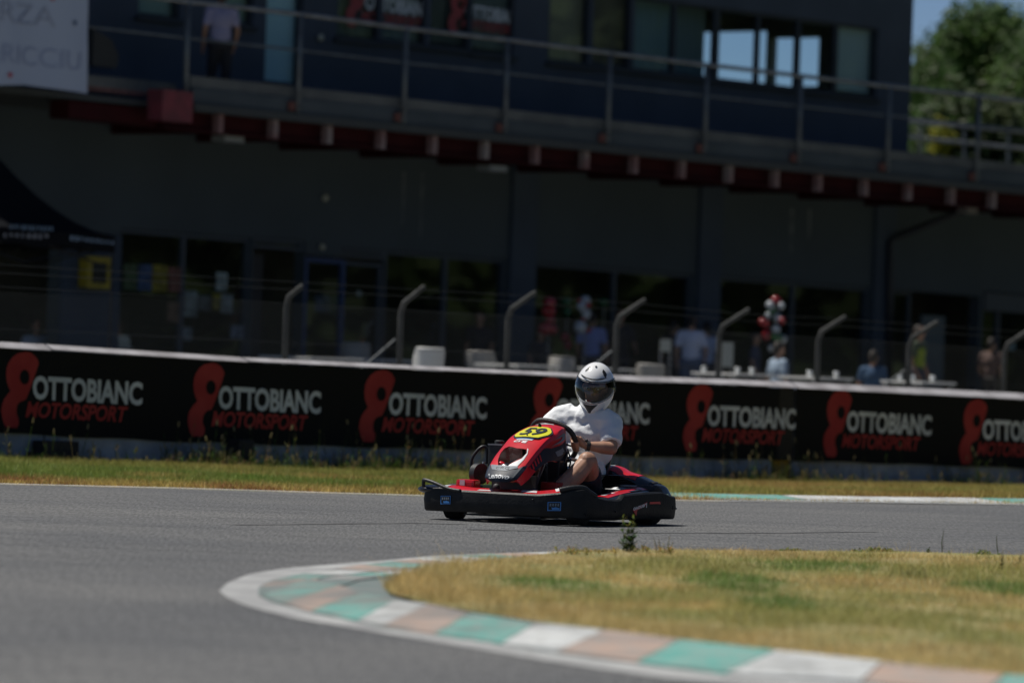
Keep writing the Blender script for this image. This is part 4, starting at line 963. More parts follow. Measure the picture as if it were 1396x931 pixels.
# ------------------------------------------------------------------ catch fence
fence = thing('catch_fence', 'wire mesh catch fence on posts with angled tops behind the barrier', 'fence', BP(7, TZ, -3.5))
NF = -3.5
PT = [((240, 398), (262, 380)), ((391, 410), (411, 390)), ((547, 419), (578, 391)), ((693, 427), (728, 399)), ((841, 437), (878, 409)), ((981, 450), (1019, 422)), ((1116, 457), (1151, 432)), ((1240, 465), (1277, 439)), ((1370, 474), (1405, 448))]
PTF = [p for p in PT[1:]]; PT = PTF
M_fp = mat('concrete coloured fence post', (.058, .059, .057), .75, col2=(.035, .037, .036), scale=5)
ptop = []
for (bx, by), (tx, ty) in PT:
    u, z_ = fb(bx, by, NF); b = BP(u, z_, NF); zt = z_+(by-ty)/7600*b.y+.0
    # arm leans out to the track side until it reaches the seen tip
    L = .1
    for i in range(30):
        q = BP(u, zt, NF+L); 
        if proj(q)[0] < tx: L += .02
    tip = BP(u, z_+.22, NF+L); 
    for i in range(20): tip.z += (proj(tip)[1]-ty)/7600*tip.y*.9
    mid = b.lerp(tip, .12)+Vector((0, 0, .02))
    mb = MB(); mb.tube([Vector((b.x, b.y, TZ-.05)), b-Vector((0, 0, .06)), mid, tip], [.032, .032, .030, .027], 8); relp(mb.ob('post', M_fp, smooth=True), fence); ptop.append((u, z_, L, tip.z-z_))
for i in (1, 3, 6):
    u, z_, L, h = ptop[i]; mb = MB(); mb.tube([BP(u-.05, z_-.35, NF-.02), BP(u-1.0, TZ, NF-.5)], .014, 6); relp(mb.ob('brace', M_rail), fence)
for k_, (dz, dn) in enumerate([(0, 0), (-.45, 0), (.2, .3), (.12, .18)]):
    mb = MB(); pts = [BP(-3, ptop[0][1]+dz+.1, NF+dn)]+[BP(u, z_+dz-(.03 if dz == 0 else 0), NF+dn) for u, z_, L, h in ptop]+[BP(ptop[-1][0]+4, ptop[-1][1]+dz-.08, NF+dn)]
    mb.tube(pts, .0035, 4); relp(mb.ob('wire', mat('dull fence wire', (.05, .05, .048), .6)), fence)
VM = []; FM = []
zf_ = lambda u: interp(u, [(p[0], p[1]) for p in ptop])-.03
u_ = -3.0
while u_ < ptop[-1][0]+4:
    for sg in (1, -1):
        z0 = TZ+.02; z1 = zf_(u_); du = (z1-z0)*sg*.8; ua2 = u_ if sg > 0 else u_
        A = BP(ua2, z0, NF+.002*sg); B = BP(ua2+du, z1, NF+.002*sg); k = len(VM); w = Vector((0, 0, .0028)); VM += [A-w, B-w, B+w, A+w]; FM.append((k, k+1, k+2, k+3))
    u_ += .06
relp(ob('wire_mesh', VM, FM, mat('mesh wire', (.10, .10, .09), .6), None, kind='stuff'), fence)

# ------------------------------------------------------------------ terrace furniture
def at(px, py, Y): return hit(px, py, (0, Y, 0), Vector((0, 1, 0)))
M_pl = mat('white wicker plastic', (.62, .62, .60), .5, bump=.4, bscale=70, bdist=.004)
M_plb = mat('beige wicker plastic', (.30, .29, .27), .6, bump=.4, bscale=70, bdist=.004)
def tub_chair(px, ytop, Y, label, m, rz, w=.50):
    top = at(px, ytop, Y); root = thing('tub_chair', label, 'chair', (top.x, top.y, TZ), rz, 'tub chairs on the terrace'); H = max(.6, top.z-TZ)
    V = []; Fc = []; k = 22
    for i in range(k+1):
        a = R(-120)+R(240)*i/k; e = min(1, (1-abs(2*i/k-1))*2.2); r_ = w/2
        for (rr_, z_) in [(r_*.88, .40), (r_*1.02, .40+(H-.40)*(.45+.55*e)), (r_*.95, .40+(H-.40)*(.45+.55*e)+.012), (r_*.80, .42)]: V.append((math.sin(a)*rr_, math.cos(a)*rr_, z_))
    for i in range(k):
        for j in range(4): Fc.append((i*4+j, i*4+(j+1) % 4, (i+1)*4+(j+1) % 4, (i+1)*4+j))
    Fc += [(0, 1, 2, 3), (k*4+3, k*4+2, k*4+1, k*4)]
    MB().add(V, Fc).ob('shell', m, root, autos=50)
    mb = MB(); mb.lathe((0, 0, .36), (0, 0, 1), [(0, w*.43), (.05, w*.46), (.07, w*.42)], 20); mb.ob('seat', m, root, autos=40)
    for a in (45, 135, 225, 315):
        mb = MB(); mb.tube([(math.cos(R(a))*w*.38, math.sin(R(a))*w*.38, .37), (math.cos(R(a))*w*.46, math.sin(R(a))*w*.46, 0)], [.018, .013], 8); mb.ob('leg', m, root)
    return root
RZ = math.atan2(FN.y, FN.x)-math.pi/2
tub_chair(485, 468, 78, 'beige tub chair on the terrace, in front of the blue door', M_plb, R(180), .42)
tub_chair(585, 475, 68, 'sunlit white tub chair just behind the barrier', M_pl, R(190), .38)
tub_chair(656, 480, 76, 'beige tub chair left of the tall fence post nearest the middle', M_plb, R(170), .42)
tub_chair(766, 487, 76, 'beige tub chair directly left of the driver\'s white helmet', M_plb, R(185), .36)
tub_chair(887, 497, 76, 'beige tub chair left of the boy in the white shirt', M_plb, R(180), .40)
def table(px, py, Y, label, w=.8, items=0):
    top = at(px, py, Y); H = top.z-TZ; root = thing('terrace_table', label, 'table', (top.x, top.y, TZ), math.atan2(FD.y, FD.x), 'tables on the terrace')
    mb = MB(); mb.box((0, 0, H-.015), (w, w, .03)); mb.ob('table_top', M_pl, root, bevel=.008)
    for a in (-1, 1):
        for b in (-1, 1): mb = MB(); mb.tube([(a*w*.42, b*w*.42, H-.03), (a*w*.44, b*w*.44, 0)], .02, 8); mb.ob('leg', M_steel, root)
    for i in range(items):
        p = root.matrix_basis @ Vector((rnd.uniform(-.3, .3), rnd.uniform(-.3, .3), H+.001)); 
        o = MB().lathe((0, 0, 0), (0, 0, 1), [(0, .028), (.08, .035), (.081, .031), (.01, .025)], 12).ob('drinking_cup', mat('clear plastic cup', (.75, .78, .78), .15), None, True); o.location = Matrix.LocRotScale(root.location, root.rotation_euler.to_quaternion(), None) @ Vector((rnd.uniform(-.3, .3), rnd.uniform(-.3, .3), H+.001))
        yield_labels.append((o, label))
yield_labels = []
table(425, 487, 74, 'long white table top behind the barrier, left of the beige chair', 1.0)
table(520, 490, 77, 'white table between the beige chair and the sunlit white chair', .7)
table(705, 497, 74, 'white table seen over the barrier right of the middle fence post', .8)
table(826, 502, 76, 'white table hidden behind the driver\'s white helmet', .6)
table(1000, 509, 74, 'white table with cups, right of the boy in the white shirt', .8, 3)
table(1112, 514, 72, 'white table with cups behind the yellow footed barrier block', .7, 4)
table(1252, 520, 72, 'white table with cups in front of the person in the yellow vest', .7, 4)
cupn = {'with cups, right of the boy': 'clear plastic cup on the table right of the boy in the white shirt', 'behind the yellow footed': 'clear plastic cup on the table behind the yellow footed barrier block', 'in front of the person': 'clear plastic cup on the table in front of the yellow vest'}
ords = {3: ['leftmost', 'middle', 'rightmost'], 4: ['leftmost', 'second from left', 'third from left', 'rightmost']}
for k_, v_ in cupn.items():
    cs = sorted([o for o, l in yield_labels if k_ in l], key=lambda o: proj(o.location)[0])
    for i_, o in enumerate(cs): tag(o, ords[len(cs)][i_]+' '+v_, 'cup', 'cups on the terrace tables')
def board(px0, px1, y0, y1, Y, col, label):
    a = at(px0, y1, Y); b = at(px1, y0, Y); root = thing('notice_board', label, 'sign', ((a.x+b.x)/2, Y, TZ), 0)
    w = b.x-a.x; mb = MB(); mb.box((0, 0, (a.z+b.z)/2-TZ), (w, .03, b.z-a.z)); mb.ob('panel', mat('board %.2f' % col[0], col, .6), root, bevel=.004)
    for s_ in (-1, 1): mb = MB(); mb.tube([(s_*w*.45, .03, 0), (s_*w*.45, .03, b.z-TZ)], .012, 6); mb.ob('leg', M_steel, root)
board(984, 1000, 467, 500, 78, (.34, .36, .33), 'pale upright notice board right of the boy in the white shirt')
board(900, 915, 463, 479, 78, (.36, .38, .34), 'small pale board left of the boy in the white shirt')

# ------------------------------------------------------------------ people on the terrace
def skin(i): return mat('skin tone %d' % i, [(.42, .25, .17), (.34, .19, .12), (.46, .29, .21)][i], .55, col2=[(.38, .21, .14), (.30, .16, .10), (.42, .25, .18)][i], scale=8)
def person(px, ytop, Y, label, shirt, trousers, hair=(.02, .015, .012), rz=0.0, seated=False, sk=0, base=None, arms=((.06, .12, 0), (.06, .12, 0)), vest=None, sleeve=True, stride=0.0):
    top = at(px, ytop, Y); bz = TZ if base is None else base; Ht = top.z-bz
    root = thing('person', label, 'person', (top.x, top.y, bz), rz)
    s = Ht/1.72 if not seated else Ht/1.28
    hipz = .92*s if not seated else .48*s; up_ = hipz
    V3 = lambda x, y, z: Vector((x, y, z))
    sh = hipz+.50*s; hd = hipz+.71*s
    def limbs(mb, legs=True, grow=0.0, which='all'):
        g_ = grow
        if which in ('all', 'torso'):
            mb.cap(V3(-.085*s, 0, hipz+.0), V3(.085*s, 0, hipz), .10*s+g_, .10*s+g_); mb.ball(V3(0, 0, hipz+.17*s), (.145*s+g_, .10*s+g_, .20*s)); mb.ball(V3(0, 0, hipz+.36*s), (.17*s+g_, .11*s+g_, .19*s)); mb.cap(V3(-.14*s, 0, sh-.015*s), V3(.14*s, 0, sh-.015*s), .058*s+g_, .058*s+g_)
        if which in ('all',):
            mb.cap(V3(0, 0, sh), V3(0, -.01*s, hd-.05*s), .052*s, .05*s); mb.ball(V3(0, -.012*s, hd), (.075*s, .092*s, .115*s)); mb.ball(V3(0, -.05*s, hd-.06*s), (.052*s, .055*s, .05*s)); mb.ball(V3(0, -.105*s, hd-.012*s), (.013*s, .022*s, .02*s), 8, 6)
            for e in (-1, 1): mb.ball(V3(e*.078*s, 0, hd), (.012*s, .02*s, .03*s), 8, 6)
        for k, e in enumerate((-1, 1)):
            dx, dy, dz = arms[k]; S0 = V3(e*.185*s, 0, sh-.02*s); E_ = S0+V3(e*dx*s, .02*s-dz*.1*s, -.27*s); W__ = E_+V3(-e*.02*s+0, -dy*s-dz*.18*s, (-.24+dz*.35)*s)
            if which == 'all':
                mb.cap(S0, E_, .05*s, .04*s); mb.cap(E_, W__, .038*s, .027*s); d = (W__-E_).normalized(); mb.ball(W__+d*.05*s, (.026*s, .036*s, .05*s))
                for f_ in range(4): q = W__+d*.08*s+V3(0, (f_-1.5)*.016*s, 0); mb.cap(q, q+d*(.055-.006*abs(f_-1.3))*s, .0085*s, .007*s, 6)
                q = W__+d*.03*s+V3(0, -.03*s, 0); mb.cap(q, q+(d+V3(0, -.7, 0)).normalized()*.05*s, .009*s, .008*s, 6)
            if which == 'torso' and sleeve: mb.cap(S0, S0.lerp(E_, .62), .05*s+g_, .046*s+g_)
        for e in (-1, 1):
            st = stride*e
            H_ = V3(e*.09*s, 0, hipz-.02*s)
            if seated: K_ = V3(e*.12*s, -.42*s, hipz+.02*s); A_ = V3(e*.12*s, -.40*s, .08*s)
            else: K_ = V3(e*.095*s, -.03*s-st*.12*s, .49*s); A_ = V3(e*.10*s, .02*s+st*.12*s, .08*s)
            if which == 'all': mb.cap(H_, K_, .082*s, .056*s); mb.cap(K_, A_, .054*s, .036*s); mb.ball(A_+V3(0, -.06*s, -.04*s), (.042*s, .12*s, .035*s))
            if which == 'legs': mb.cap(H_, K_, .082*s+g_, .060*s+g_); mb.cap(K_, K_.lerp(A_, .93), .060*s+g_, .046*s+g_)
        if which == 'legs': mb.cap(V3(-.085*s, 0, hipz), V3(.085*s, 0, hipz), .105*s+g_, .105*s+g_)
    blob('body', lambda m_: limbs(m_), .014, skin(sk), root, 3)
    blob('shirt', lambda m_: limbs(m_, grow=.013, which='torso'), .016, mat('shirt %.2f %.2f %.2f' % shirt, shirt, .85, bump=.3, bscale=9, bdist=.02), root, 3)
    blob('trousers', lambda m_: limbs(m_, grow=.012, which='legs'), .018, mat('trousers %.2f %.2f %.2f' % trousers, trousers, .85), root, 2)
    def hr(mb): mb.ball(V3(0, .012*s, hd+.022*s), (.083*s, .098*s, .108*s)); mb.ball(V3(0, .05*s, hd-.02*s), (.07*s, .06*s, .08*s))
    def cut(co, n):
        if co.y < -.055*s and co.z < hd+.055*s: co.y = -.05*s
        return co
    blob('hair', hr, .012, mat('hair %.3f' % hair[0], hair, .7, bump=.5, bscale=40), root, 2, cut)
    if vest:
        def vs(mb): mb.ball(V3(0, 0, hipz+.20*s), (.17*s, .125*s, .22*s)); mb.ball(V3(0, 0, hipz+.36*s), (.185*s, .13*s, .17*s))
        blob('vest', vs, .016, mat('hi-vis yellow', vest, .7), root, 2)
    for e in (-1, 1):
        ay = (-.40*s if seated else .02*s+stride*e*.12*s); ax = .12*s if seated else .10*s
        blob('shoe', lambda m_: (m_.ball((e*ax, ay-.06*s, .035*s), (.046*s, .135*s, .04*s)), m_.ball((e*ax, ay+.01*s, .06*s), (.042*s, .05*s, .06*s))), .014, mat('dark shoes', (.03, .03, .035), .6), root, 1)
    return root
person(943, 431, 82, 'boy in a white t-shirt seen from behind, tallest in the group at the fence', (.58, .62, .76), (.10, .13, .20), rz=R(175), arms=((.08, .02, .3), (.06, .02, 0)))
person(964, 441, 84.5, 'person in a pale blue t-shirt half hidden to the right of the boy in white', (.36, .42, .56), (.03, .035, .05), rz=R(200))
person(919, 438, 84.5, 'person in dark clothes half hidden to the left of the boy in white', (.03, .03, .035), (.03, .03, .04), rz=R(150), sk=1)
person(808, 427, 83, 'person in a blue striped t-shirt standing above the driver\'s helmet', (.22, .27, .52), (.05, .05, .07), rz=R(165), sk=1)
person(846, 424, 84.5, 'person in a dark top standing right of the blue striped t-shirt', (.025, .025, .03), (.03, .03, .035), rz=R(10), sk=1, arms=((.03, .1, 0), (.08, .14, .4)))
person(655, 427, 83, 'person in a dark top standing by the window left of the middle fence post', (.03, .025, .03), (.04, .04, .05), rz=R(-20), sk=1)
person(737, 450, 82, 'dark haired person in a dark top below the red balloons', (.025, .03, .03), (.03, .03, .04), rz=R(30), seated=False, sk=1)
person(1191, 480, 80, 'seated person in a blue top beside the drainpipe', (.03, .075, .15), (.03, .03, .04), rz=R(165), seated=True, sk=1)
person(1253, 446, 82, 'person in a bright yellow vest behind the fence post at the right', (.05, .07, .04), (.03, .03, .05), rz=R(60), vest=(.19, .25, .015), sk=1)
person(1030, 455, 83, 'person in dark blue turned sideways, left of the tall balloon column', (.05, .06, .10), (.03, .03, .04), rz=R(80), sk=1)
person(1062, 468, 78, 'seated person in a pale blue top under the tall balloon column', (.26, .34, .44), (.10, .14, .22), rz=R(120), seated=True, sk=0)
person(1352, 463, 84, 'person in a brown top standing by the glass doors at far right', (.10, .06, .05), (.04, .035, .03), rz=R(150), sk=1)
person(50, 437, 78, 'seated person in a pale top under the black canopy', (.34, .40, .48), (.04, .04, .05), rz=R(20), seated=True, sk=1)
fz = FP(bt(303, 40)[0]+.0, z_s1+.0, 1.9)
pb = hit(303, 40, FP(0, 0, 1.9), FN); s_pb = pb.y
person(303, -14, s_pb, 'person in a pale t-shirt and dark trousers standing on the balcony', (.27, .26, .38), (.015, .015, .02), rz=R(200), base=z_s1+SL*fac(303, 40, 1.9)[0]+.0, sk=1, stride=.4)

# ------------------------------------------------------------------ balloons
def balloons(px, py, Y, label, specs):
    p0 = at(px, py, Y); root = thing('balloon_column', label, 'balloons', (p0.x, p0.y, TZ))
    for (dx, y, r_, c, el) in specs:
        q = at(px+dx, y, Y+rnd.uniform(-.08, .08))-Vector((p0.x, p0.y, TZ)); rm = r_/7600*Y
        MB().ball(q, (rm, rm, rm*el), 16, 12).ob('balloon', mat('balloon %s' % str(c), c, .25, coat=.3), root, True)
        kn = q-Vector((0, 0, rm*el)); MB().lathe(kn+Vector((0, 0, .005)), (0, 0, -1), [(0, .006), (.02, .018)], 8).ob('knot', mat('balloon %s' % str(c), c, .25, coat=.3), root)
    pz = max(at(px, s_[1], Y).z for s_ in specs)
    MB().tube([(0, .04, 0), (0, .04, pz-TZ)], .008, 6).ob('stick', M_steel, root)
cr, cg, cw = (.26, .015, .02), (.02, .09, .03), (.34, .38, .41)
balloons(748, 450, 80, 'red balloon column in front of the window left of the helmet', [(1, 413, 9, cr, 1.0), (-2, 424, 8, cr, 1.0), (4, 424, 6, cr, 1.1), (2, 436, 7, cr, 1.1), (-4, 448, 11, cr, .8), (6, 449, 6, cr, 1.1)])
balloons(772, 460, 83, 'green balloon over red ones behind the red balloon column', [(0, 411, 8, cg, .9), (1, 425, 6, cg, 1.1), (-2, 460, 7, cr, 1.0), (2, 470, 6, cr, 1.1)])
balloons(797, 460, 80, 'white and red balloon column above the driver\'s helmet', [(1, 410, 7, cw, 1.0), (-4, 418, 7, cw, .9), (5, 416, 4, cr, 1.0), (-7, 410, 3.5, cr, 1.1), (2, 428, 6.5, cw, 1.1), (-2, 436, 4, cr, .8), (-6, 446, 9, cw, 1.0), (5, 450, 4, cr, .9)])
balloons(822, 460, 84, 'single green balloon right of the white and red balloon column', [(0, 412, 8, cg, .85)])
balloons(1057, 470, 80, 'tall red, white and green balloon column right of the pale notice board', [(0, 409, 6, cr, .9), (-7, 416, 6, cw, 1.0), (8, 417, 5, cw, 1.0), (-4, 425, 6.5, cg, 1.0), (5, 412, 4, cr, 1.1), (3, 433, 6, cw, .9), (9, 437, 5, cr, 1.0), (-10, 430, 4, cw, 1.0), (-18, 439, 5, cr, 1.0), (-13, 442, 5, cr, .9),
          (1, 449, 6, cw, 1.0), (-12, 457, 6, cr, 1.1), (3, 460, 8, cg, .8), (10, 462, 6, cw, 1.0), (-6, 474, 4, cw, 1.1), (4, 474, 6, cr, .9)])

# ------------------------------------------------------------------ trees
M_leaf = vcol_mat('tree leaves', .6, .4); M_bark = mat('bark', (.07, .05, .035), .9, col2=(.11, .09, .07), scale=4, bump=.5)
def tree(px, ytop, Y, wpx, label, seed, n=9000, lc=(.062, .108, .030)):
    r_ = random.Random(seed); top = at(px, ytop, Y); H = top.z; Rw = wpx/7600*Y/2
    root = thing('broadleaf_tree', label, 'tree', (top.x, Y, 0), 0, 'trees behind the clubhouse')
    mb = MB(); mb.tube([(0, 0, -.1), (.1, 0, H*.3), (0, .1, H*.6), (.05, 0, H*.85)], [.28, .2, .12, .04], 8); tips = []
    for i in range(16):
        a = r_.random()*6.28; z0 = H*r_.uniform(.2, .65); L = Rw*r_.uniform(.5, .95); z1 = min(H*.95, z0+L*r_.uniform(.3, 1.1)); t_ = Vector((math.cos(a)*L, math.sin(a)*L, z1)); mb.tube([(0, 0, z0), Vector((t_.x*.5, t_.y*.5, lerp(z0, z1, .6))), t_], [.09, .06, .02], 6); tips.append(t_)
    mb.ob('trunk', M_bark, root, smooth=True)
    cl = []
    for i in range(70):
        a = r_.random()*6.28; h = r_.random()**.8; rr_ = Rw*math.sqrt(max(.05, 1-(abs(h-.45)/.6)**2.2))*r_.uniform(.3, 1); cl.append((Vector((math.cos(a)*rr_, math.sin(a)*rr_, H*(.18+.80*h))), r_.uniform(.45, 1.0), r_.uniform(.6, 1.35)))
    for t_ in tips: cl.append((t_, .7, 1))
    cl.append((Vector((0, 0, H*.94)), .7, 1.1))
    V = []; Fc = []; C = []
    per = n//len(cl)
    for c, cr_, br in cl:
        hue = r_.uniform(.75, 1.12)
        for i in range(per):
            d = Vector((r_.gauss(0, 1), r_.gauss(0, 1), r_.gauss(0, .75))).normalized()*cr_*r_.uniform(.35, 1.1); p = c+d; L = r_.uniform(.06, .13)
            ax = Vector((r_.gauss(0, 1), r_.gauss(0, 1), r_.gauss(0, 1))).normalized(); bx = ax.orthogonal().normalized()
            q = len(V); V += [p-ax*L, p+bx*L*.5, p+ax*L, p-bx*L*.5]; Fc.append((q, q+1, q+2, q+3)); k = br*r_.uniform(.7, 1.25); C += [(lc[0]*k*hue, lc[1]*k, lc[2]*k)]*4
    leafmesh('crown', V, Fc, C, M_leaf, root, 'stuff'); return root
tree(1355, 14, 125, 175, 'tallest broadleaf tree behind the balcony at top right', 1, 38000)
tree(1296, 50, 132, 110, 'lower rounded tree between the blue wall and the tallest tree', 2, 26000)
tree(1420, 60, 118, 110, 'broadleaf tree cut by the right edge of the photo', 3, 22000)
tree(1250, 100, 140, 110, 'tree peeping out directly beside the blue wall end', 4, 18000, (.05, .08, .02))
hz_ = [('tree_belt_a', -60), ]
tree(1330, 140, 108, 130, 'low bushy tree behind the far railing at the right', 6, 18000, (.05, .075, .025))
p_ = at(1284, 190, 104); yb = thing('flowering_shrub', 'small yellow flowering shrub behind the balcony railing, right of the blue wall', 'shrub', (p_.x, 104, 0))
V = []; Fc = []; C = []
for i in range(1500):
    d = Vector((rnd.gauss(0, .09), rnd.gauss(0, .09), rnd.gauss(0, .13))); p = Vector((0, 0, p_.z))+d; ax = Vector((rnd.gauss(0, 1), rnd.gauss(0, 1), rnd.gauss(0, 1))).normalized()*.035; bx = ax.orthogonal()*.6
    q = len(V); V += [p-ax, p+bx, p+ax, p-bx]; Fc.append((q, q+1, q+2, q+3)); C += [(.30, .28, .02) if rnd.random() < .6 else (.08, .12, .02)]*4
leafmesh('foliage', V, Fc, C, M_weed, yb, 'stuff'); MB().tube([(0, 0, 0), (0, 0, p_.z)], [.04, .02], 6).ob('stem', M_bark, yb)
# distant wood on the skyline
V = []; Fc = []; C = []
for i in range(26000):
    a = rnd.uniform(-60, 90); Yd = 190+rnd.uniform(0, 25); h = 6.5+2.5*noise.noise(Vector((a*.12, 0, 4)))+1.0*noise.noise(Vector((a*.5, 0, 4))); z_ = rnd.random()**.7*h
    p = Vector((a, Yd, z_)); ax = Vector((rnd.gauss(0, 1), rnd.gauss(0, 1), rnd.gauss(0, 1))).normalized()*.5; bx = ax.orthogonal()*.6; q = len(V); V += [p-ax, p+bx, p+ax, p-bx]; Fc.append((q, q+1, q+2, q+3)); k = rnd.uniform(.6, 1.3); C += [(.045*k, .065*k, .022*k)]*4
leafmesh('distant_wood', V, Fc, C, M_leaf, kind='stuff')

V = []; Fc = []; C = []
for i in range(52000):   # wood east of the track; the clubhouse windows mirror it
    a = rnd.uniform(25, 190); Xd = 52+rnd.uniform(0, 16); h = 12+3.0*noise.noise(Vector((a*.09, 3, 4)))+1.5*noise.noise(Vector((a*.4, 0, 4))); z_ = rnd.random()**.75*h
    p = Vector((Xd, a, z_)); ax = Vector((rnd.gauss(0, 1), rnd.gauss(0, 1), rnd.gauss(0, 1))).normalized()*.75; bx = ax.orthogonal()*.7; q = len(V); V += [p-ax, p+bx, p+ax, p-bx]; Fc.append((q, q+1, q+2, q+3)); k = rnd.uniform(.5, 1.3); C += [(.05*k, .07*k, .02*k)]*4
leafmesh('side_wood', V, Fc, C, M_leaf, kind='stuff')

# ------------------------------------------------------------------ KART
TH = R(30); KC = hit(755, 600, (0, 39.75, 0), Vector((0, 1, 0))); KC.z = 0.004
kart = thing('go_kart', 'red and black rental go-kart numbered 59 cornering on the track', 'go-kart', KC, math.atan2(-math.cos(TH), -math.sin(TH)))
KM = Matrix.Translation(KC) @ Matrix.Rotation(math.atan2(-math.cos(TH), -math.sin(TH)), 4, 'Z'); KI = KM.inverted()
def kproj(p): return proj(KM @ Vector(p))
def kz(X, Y, py):
    z = .2
    for i in range(8): z += (kproj((X, Y, z))[1]-py)/7600*39.7
    return z
def smoothpath(pts, n):
    P = [Vector(p) for p in pts]; out = []
    for i in range(len(P)-1):
        p0 = P[max(i-1, 0)]; p1 = P[i]; p2 = P[i+1]; p3 = P[min(i+2, len(P)-1)]
        for k in range(n):
            t = k/n; out.append(.5*((2*p1)+(p2-p0)*t+(2*p0-5*p1+4*p2-p3)*t*t+(3*p1-p0-3*p2+p3)*t**3))
    return out+[P[-1]]
# bumper wall
BPth = smoothpath([(-.70, -.60, 0), (-.66, -.645, 0), (-.3, -.655, 0), (.2, -.655, 0), (.58, -.655, 0), (.70, -.635, 0), (.745, -.55, 0), (.775, -.30, 0), (.79, 0, 0), (.775, .28, 0), (.74, .44, 0), (.66, .56, 0), (.52, .625, 0), (.30, .65, 0), (.05, .66, 0), (-.3, .66, 0), (-.58, .655, 0), (-.70, .62, 0), (-.76, .53, 0), (-.79, .3, 0), (-.79, 0, 0), (-.79, -.3, 0), (-.76, -.52, 0)], 7)
topT = [(570, 666), (580, 665), (600, 664), (624, 667.5), (686, 671), (733, 673.5), (760, 671.5), (778, 667.5), (796, 665.5), (803, 668), (810, 676), (827, 680), (843, 681), (848, 679), (850, 674), (883, 671), (904, 670), (911, 674), (918, 676), (930, 676)]
botT = [(570, 695), (607, 697), (641, 698.5), (739, 704), (768, 707), (817, 709.6), (839, 709.6), (848, 708.5), (924, 707.5), (927, 704), (932, 702)]
V = []; Fc = []; npth = len(BPth)
tops = []
for i, p in enumerate(BPth):
    d = (BPth[(i+1) % npth]-BPth[i-1]); nrm = Vector((-d.y, d.x, 0)).normalized()
    if nrm.dot(Vector((p.x, p.y, 0))) < 0: nrm = -nrm
    px = kproj((p.x, p.y, .15))[0]; vis = 4*7 <= i <= 18*7
    zt = kz(p.x, p.y, interp(px, topT)) if vis else .235; zb_ = kz(p.x, p.y, interp(px, botT)) if vis else .06
    zt = min(max(zt, .15), .32); zb_ = min(max(zb_, .035), .10); tops.append(zt)
    for (off, z_) in [(-.05, zb_+.012), (-.012, zb_), (0.0, zb_+.012), (.008, lerp(zb_, zt, .5)), (.002, zt-.012), (-.012, zt), (-.035, zt-.001), (-.042, zt-.012), (-.03, lerp(zb_, zt, .5))]: V.append(p+nrm*off+Vector((0, 0, z_)))
k = 9
for i in range(npth):
    for j in range(k): Fc.append((i*k+j, i*k+(j+1) % k, ((i+1) % npth)*k+(j+1) % k, ((i+1) % npth)*k+j))
MB().add(V, Fc).ob('bumper', M_bump, kart, autos=40)
def onb(px, py, off=.011):
    """point on the bumper face under a pixel of the photo (between path samples)"""
    best = None
    for i in range(4*7, 19*7):
        a = BPth[i]; b = BPth[i+1]; pa = kproj((a.x, a.y, .15))[0]; pb2 = kproj((b.x, b.y, .15))[0]
        if (pa-px)*(pb2-px) <= 0 and abs(pa-pb2) > 1e-6:
            t = (px-pa)/(pb2-pa); p = a.lerp(b, t); d = b-a; nrm = Vector((-d.y, d.x, 0)).normalized()
            if nrm.dot(Vector((p.x, p.y, 0))) < 0: nrm = -nrm
            z = kz(p.x, p.y, py); return Vector((p.x, p.y, z))+nrm*off
    return Vector((0, 0, 0))
# stickers on bumper
for (x0, x1, y0, y1) in [(602, 615.5, 675.5, 687), (747, 765, 684, 696)]:
    f = lambda a, b: onb(lerp(x0, x1, a), lerp(y1, y0, b)); 
    sheet('sticker', [(0, 0), (1, 0), (1, 1), (0, 1)], (), f, M_blue, kart, step=.25)
    g2 = lambda a, b: f(a, b)+(f(a, b)-onb(lerp(x0, x1, a), lerp(y1, y0, b), .009)).normalized()*.002
    sheet('sticker_patch', [(.07, .10), (.93, .10), (.93, .92), (.07, .92)], [], g2, M_dark, kart, step=.3)
    g3 = lambda a, b: f(a, b)+(f(a, b)-onb(lerp(x0, x1, a), lerp(y1, y0, b), .009)).normalized()*.004
    sheet('sticker_print', [(.35, .12), (.9, .12), (.9, .3), (.6, .42), (.45, .35), (.3, .4)], [], g3, M_blue, kart)
    for q in range(4): sheet('sticker_print', [(.15+.19*q, .55), (.27+.19*q, .50), (.30+.19*q, .80), (.18+.19*q, .84)], [], g3, M_silver, kart)
# brand word on the side, printed upside down
text('lettering', 'Lenovo', lambda a, b: onb(lerp(880.0, 861.5, a), lerp(685.5-(880-lerp(880, 861.5, a))*-.34-0.2, 691.5-(880-lerp(880, 861.5, a))*-.34, b), .012), M_wht, kart, .03)
sheet('red_decal', [(861, 694.5), (866.2, 703.0), (867.5, 695), (880, 688), (880.5, 684)], (), lambda a, b: onb(a, b, .0105), M_red, kart, step=3)
sheet('red_decal', [(884, 684), (898, 683.5), (899, 687), (892, 686.5), (884, 687)], (), lambda a, b: onb(a, b, .0105), M_red, kart, step=3)
sheet('bolt_recess', [(916, 689), (921, 689), (921, 694), (916, 694)], (), lambda a, b: onb(a, b, .0105), mat('recess black', (.003, .003, .003), .9), kart)
p = onb(919.5, 693, .014); MB().ball(p, .006, 8, 6).ob('bolt', M_chrome, kart, True)
for px, py in [(798, 701), (583, 686), (727, 681), (838, 697)]: MB().ball(onb(px, py, .009), .007, 8, 6).ob('bolt', M_dark, kart, True)
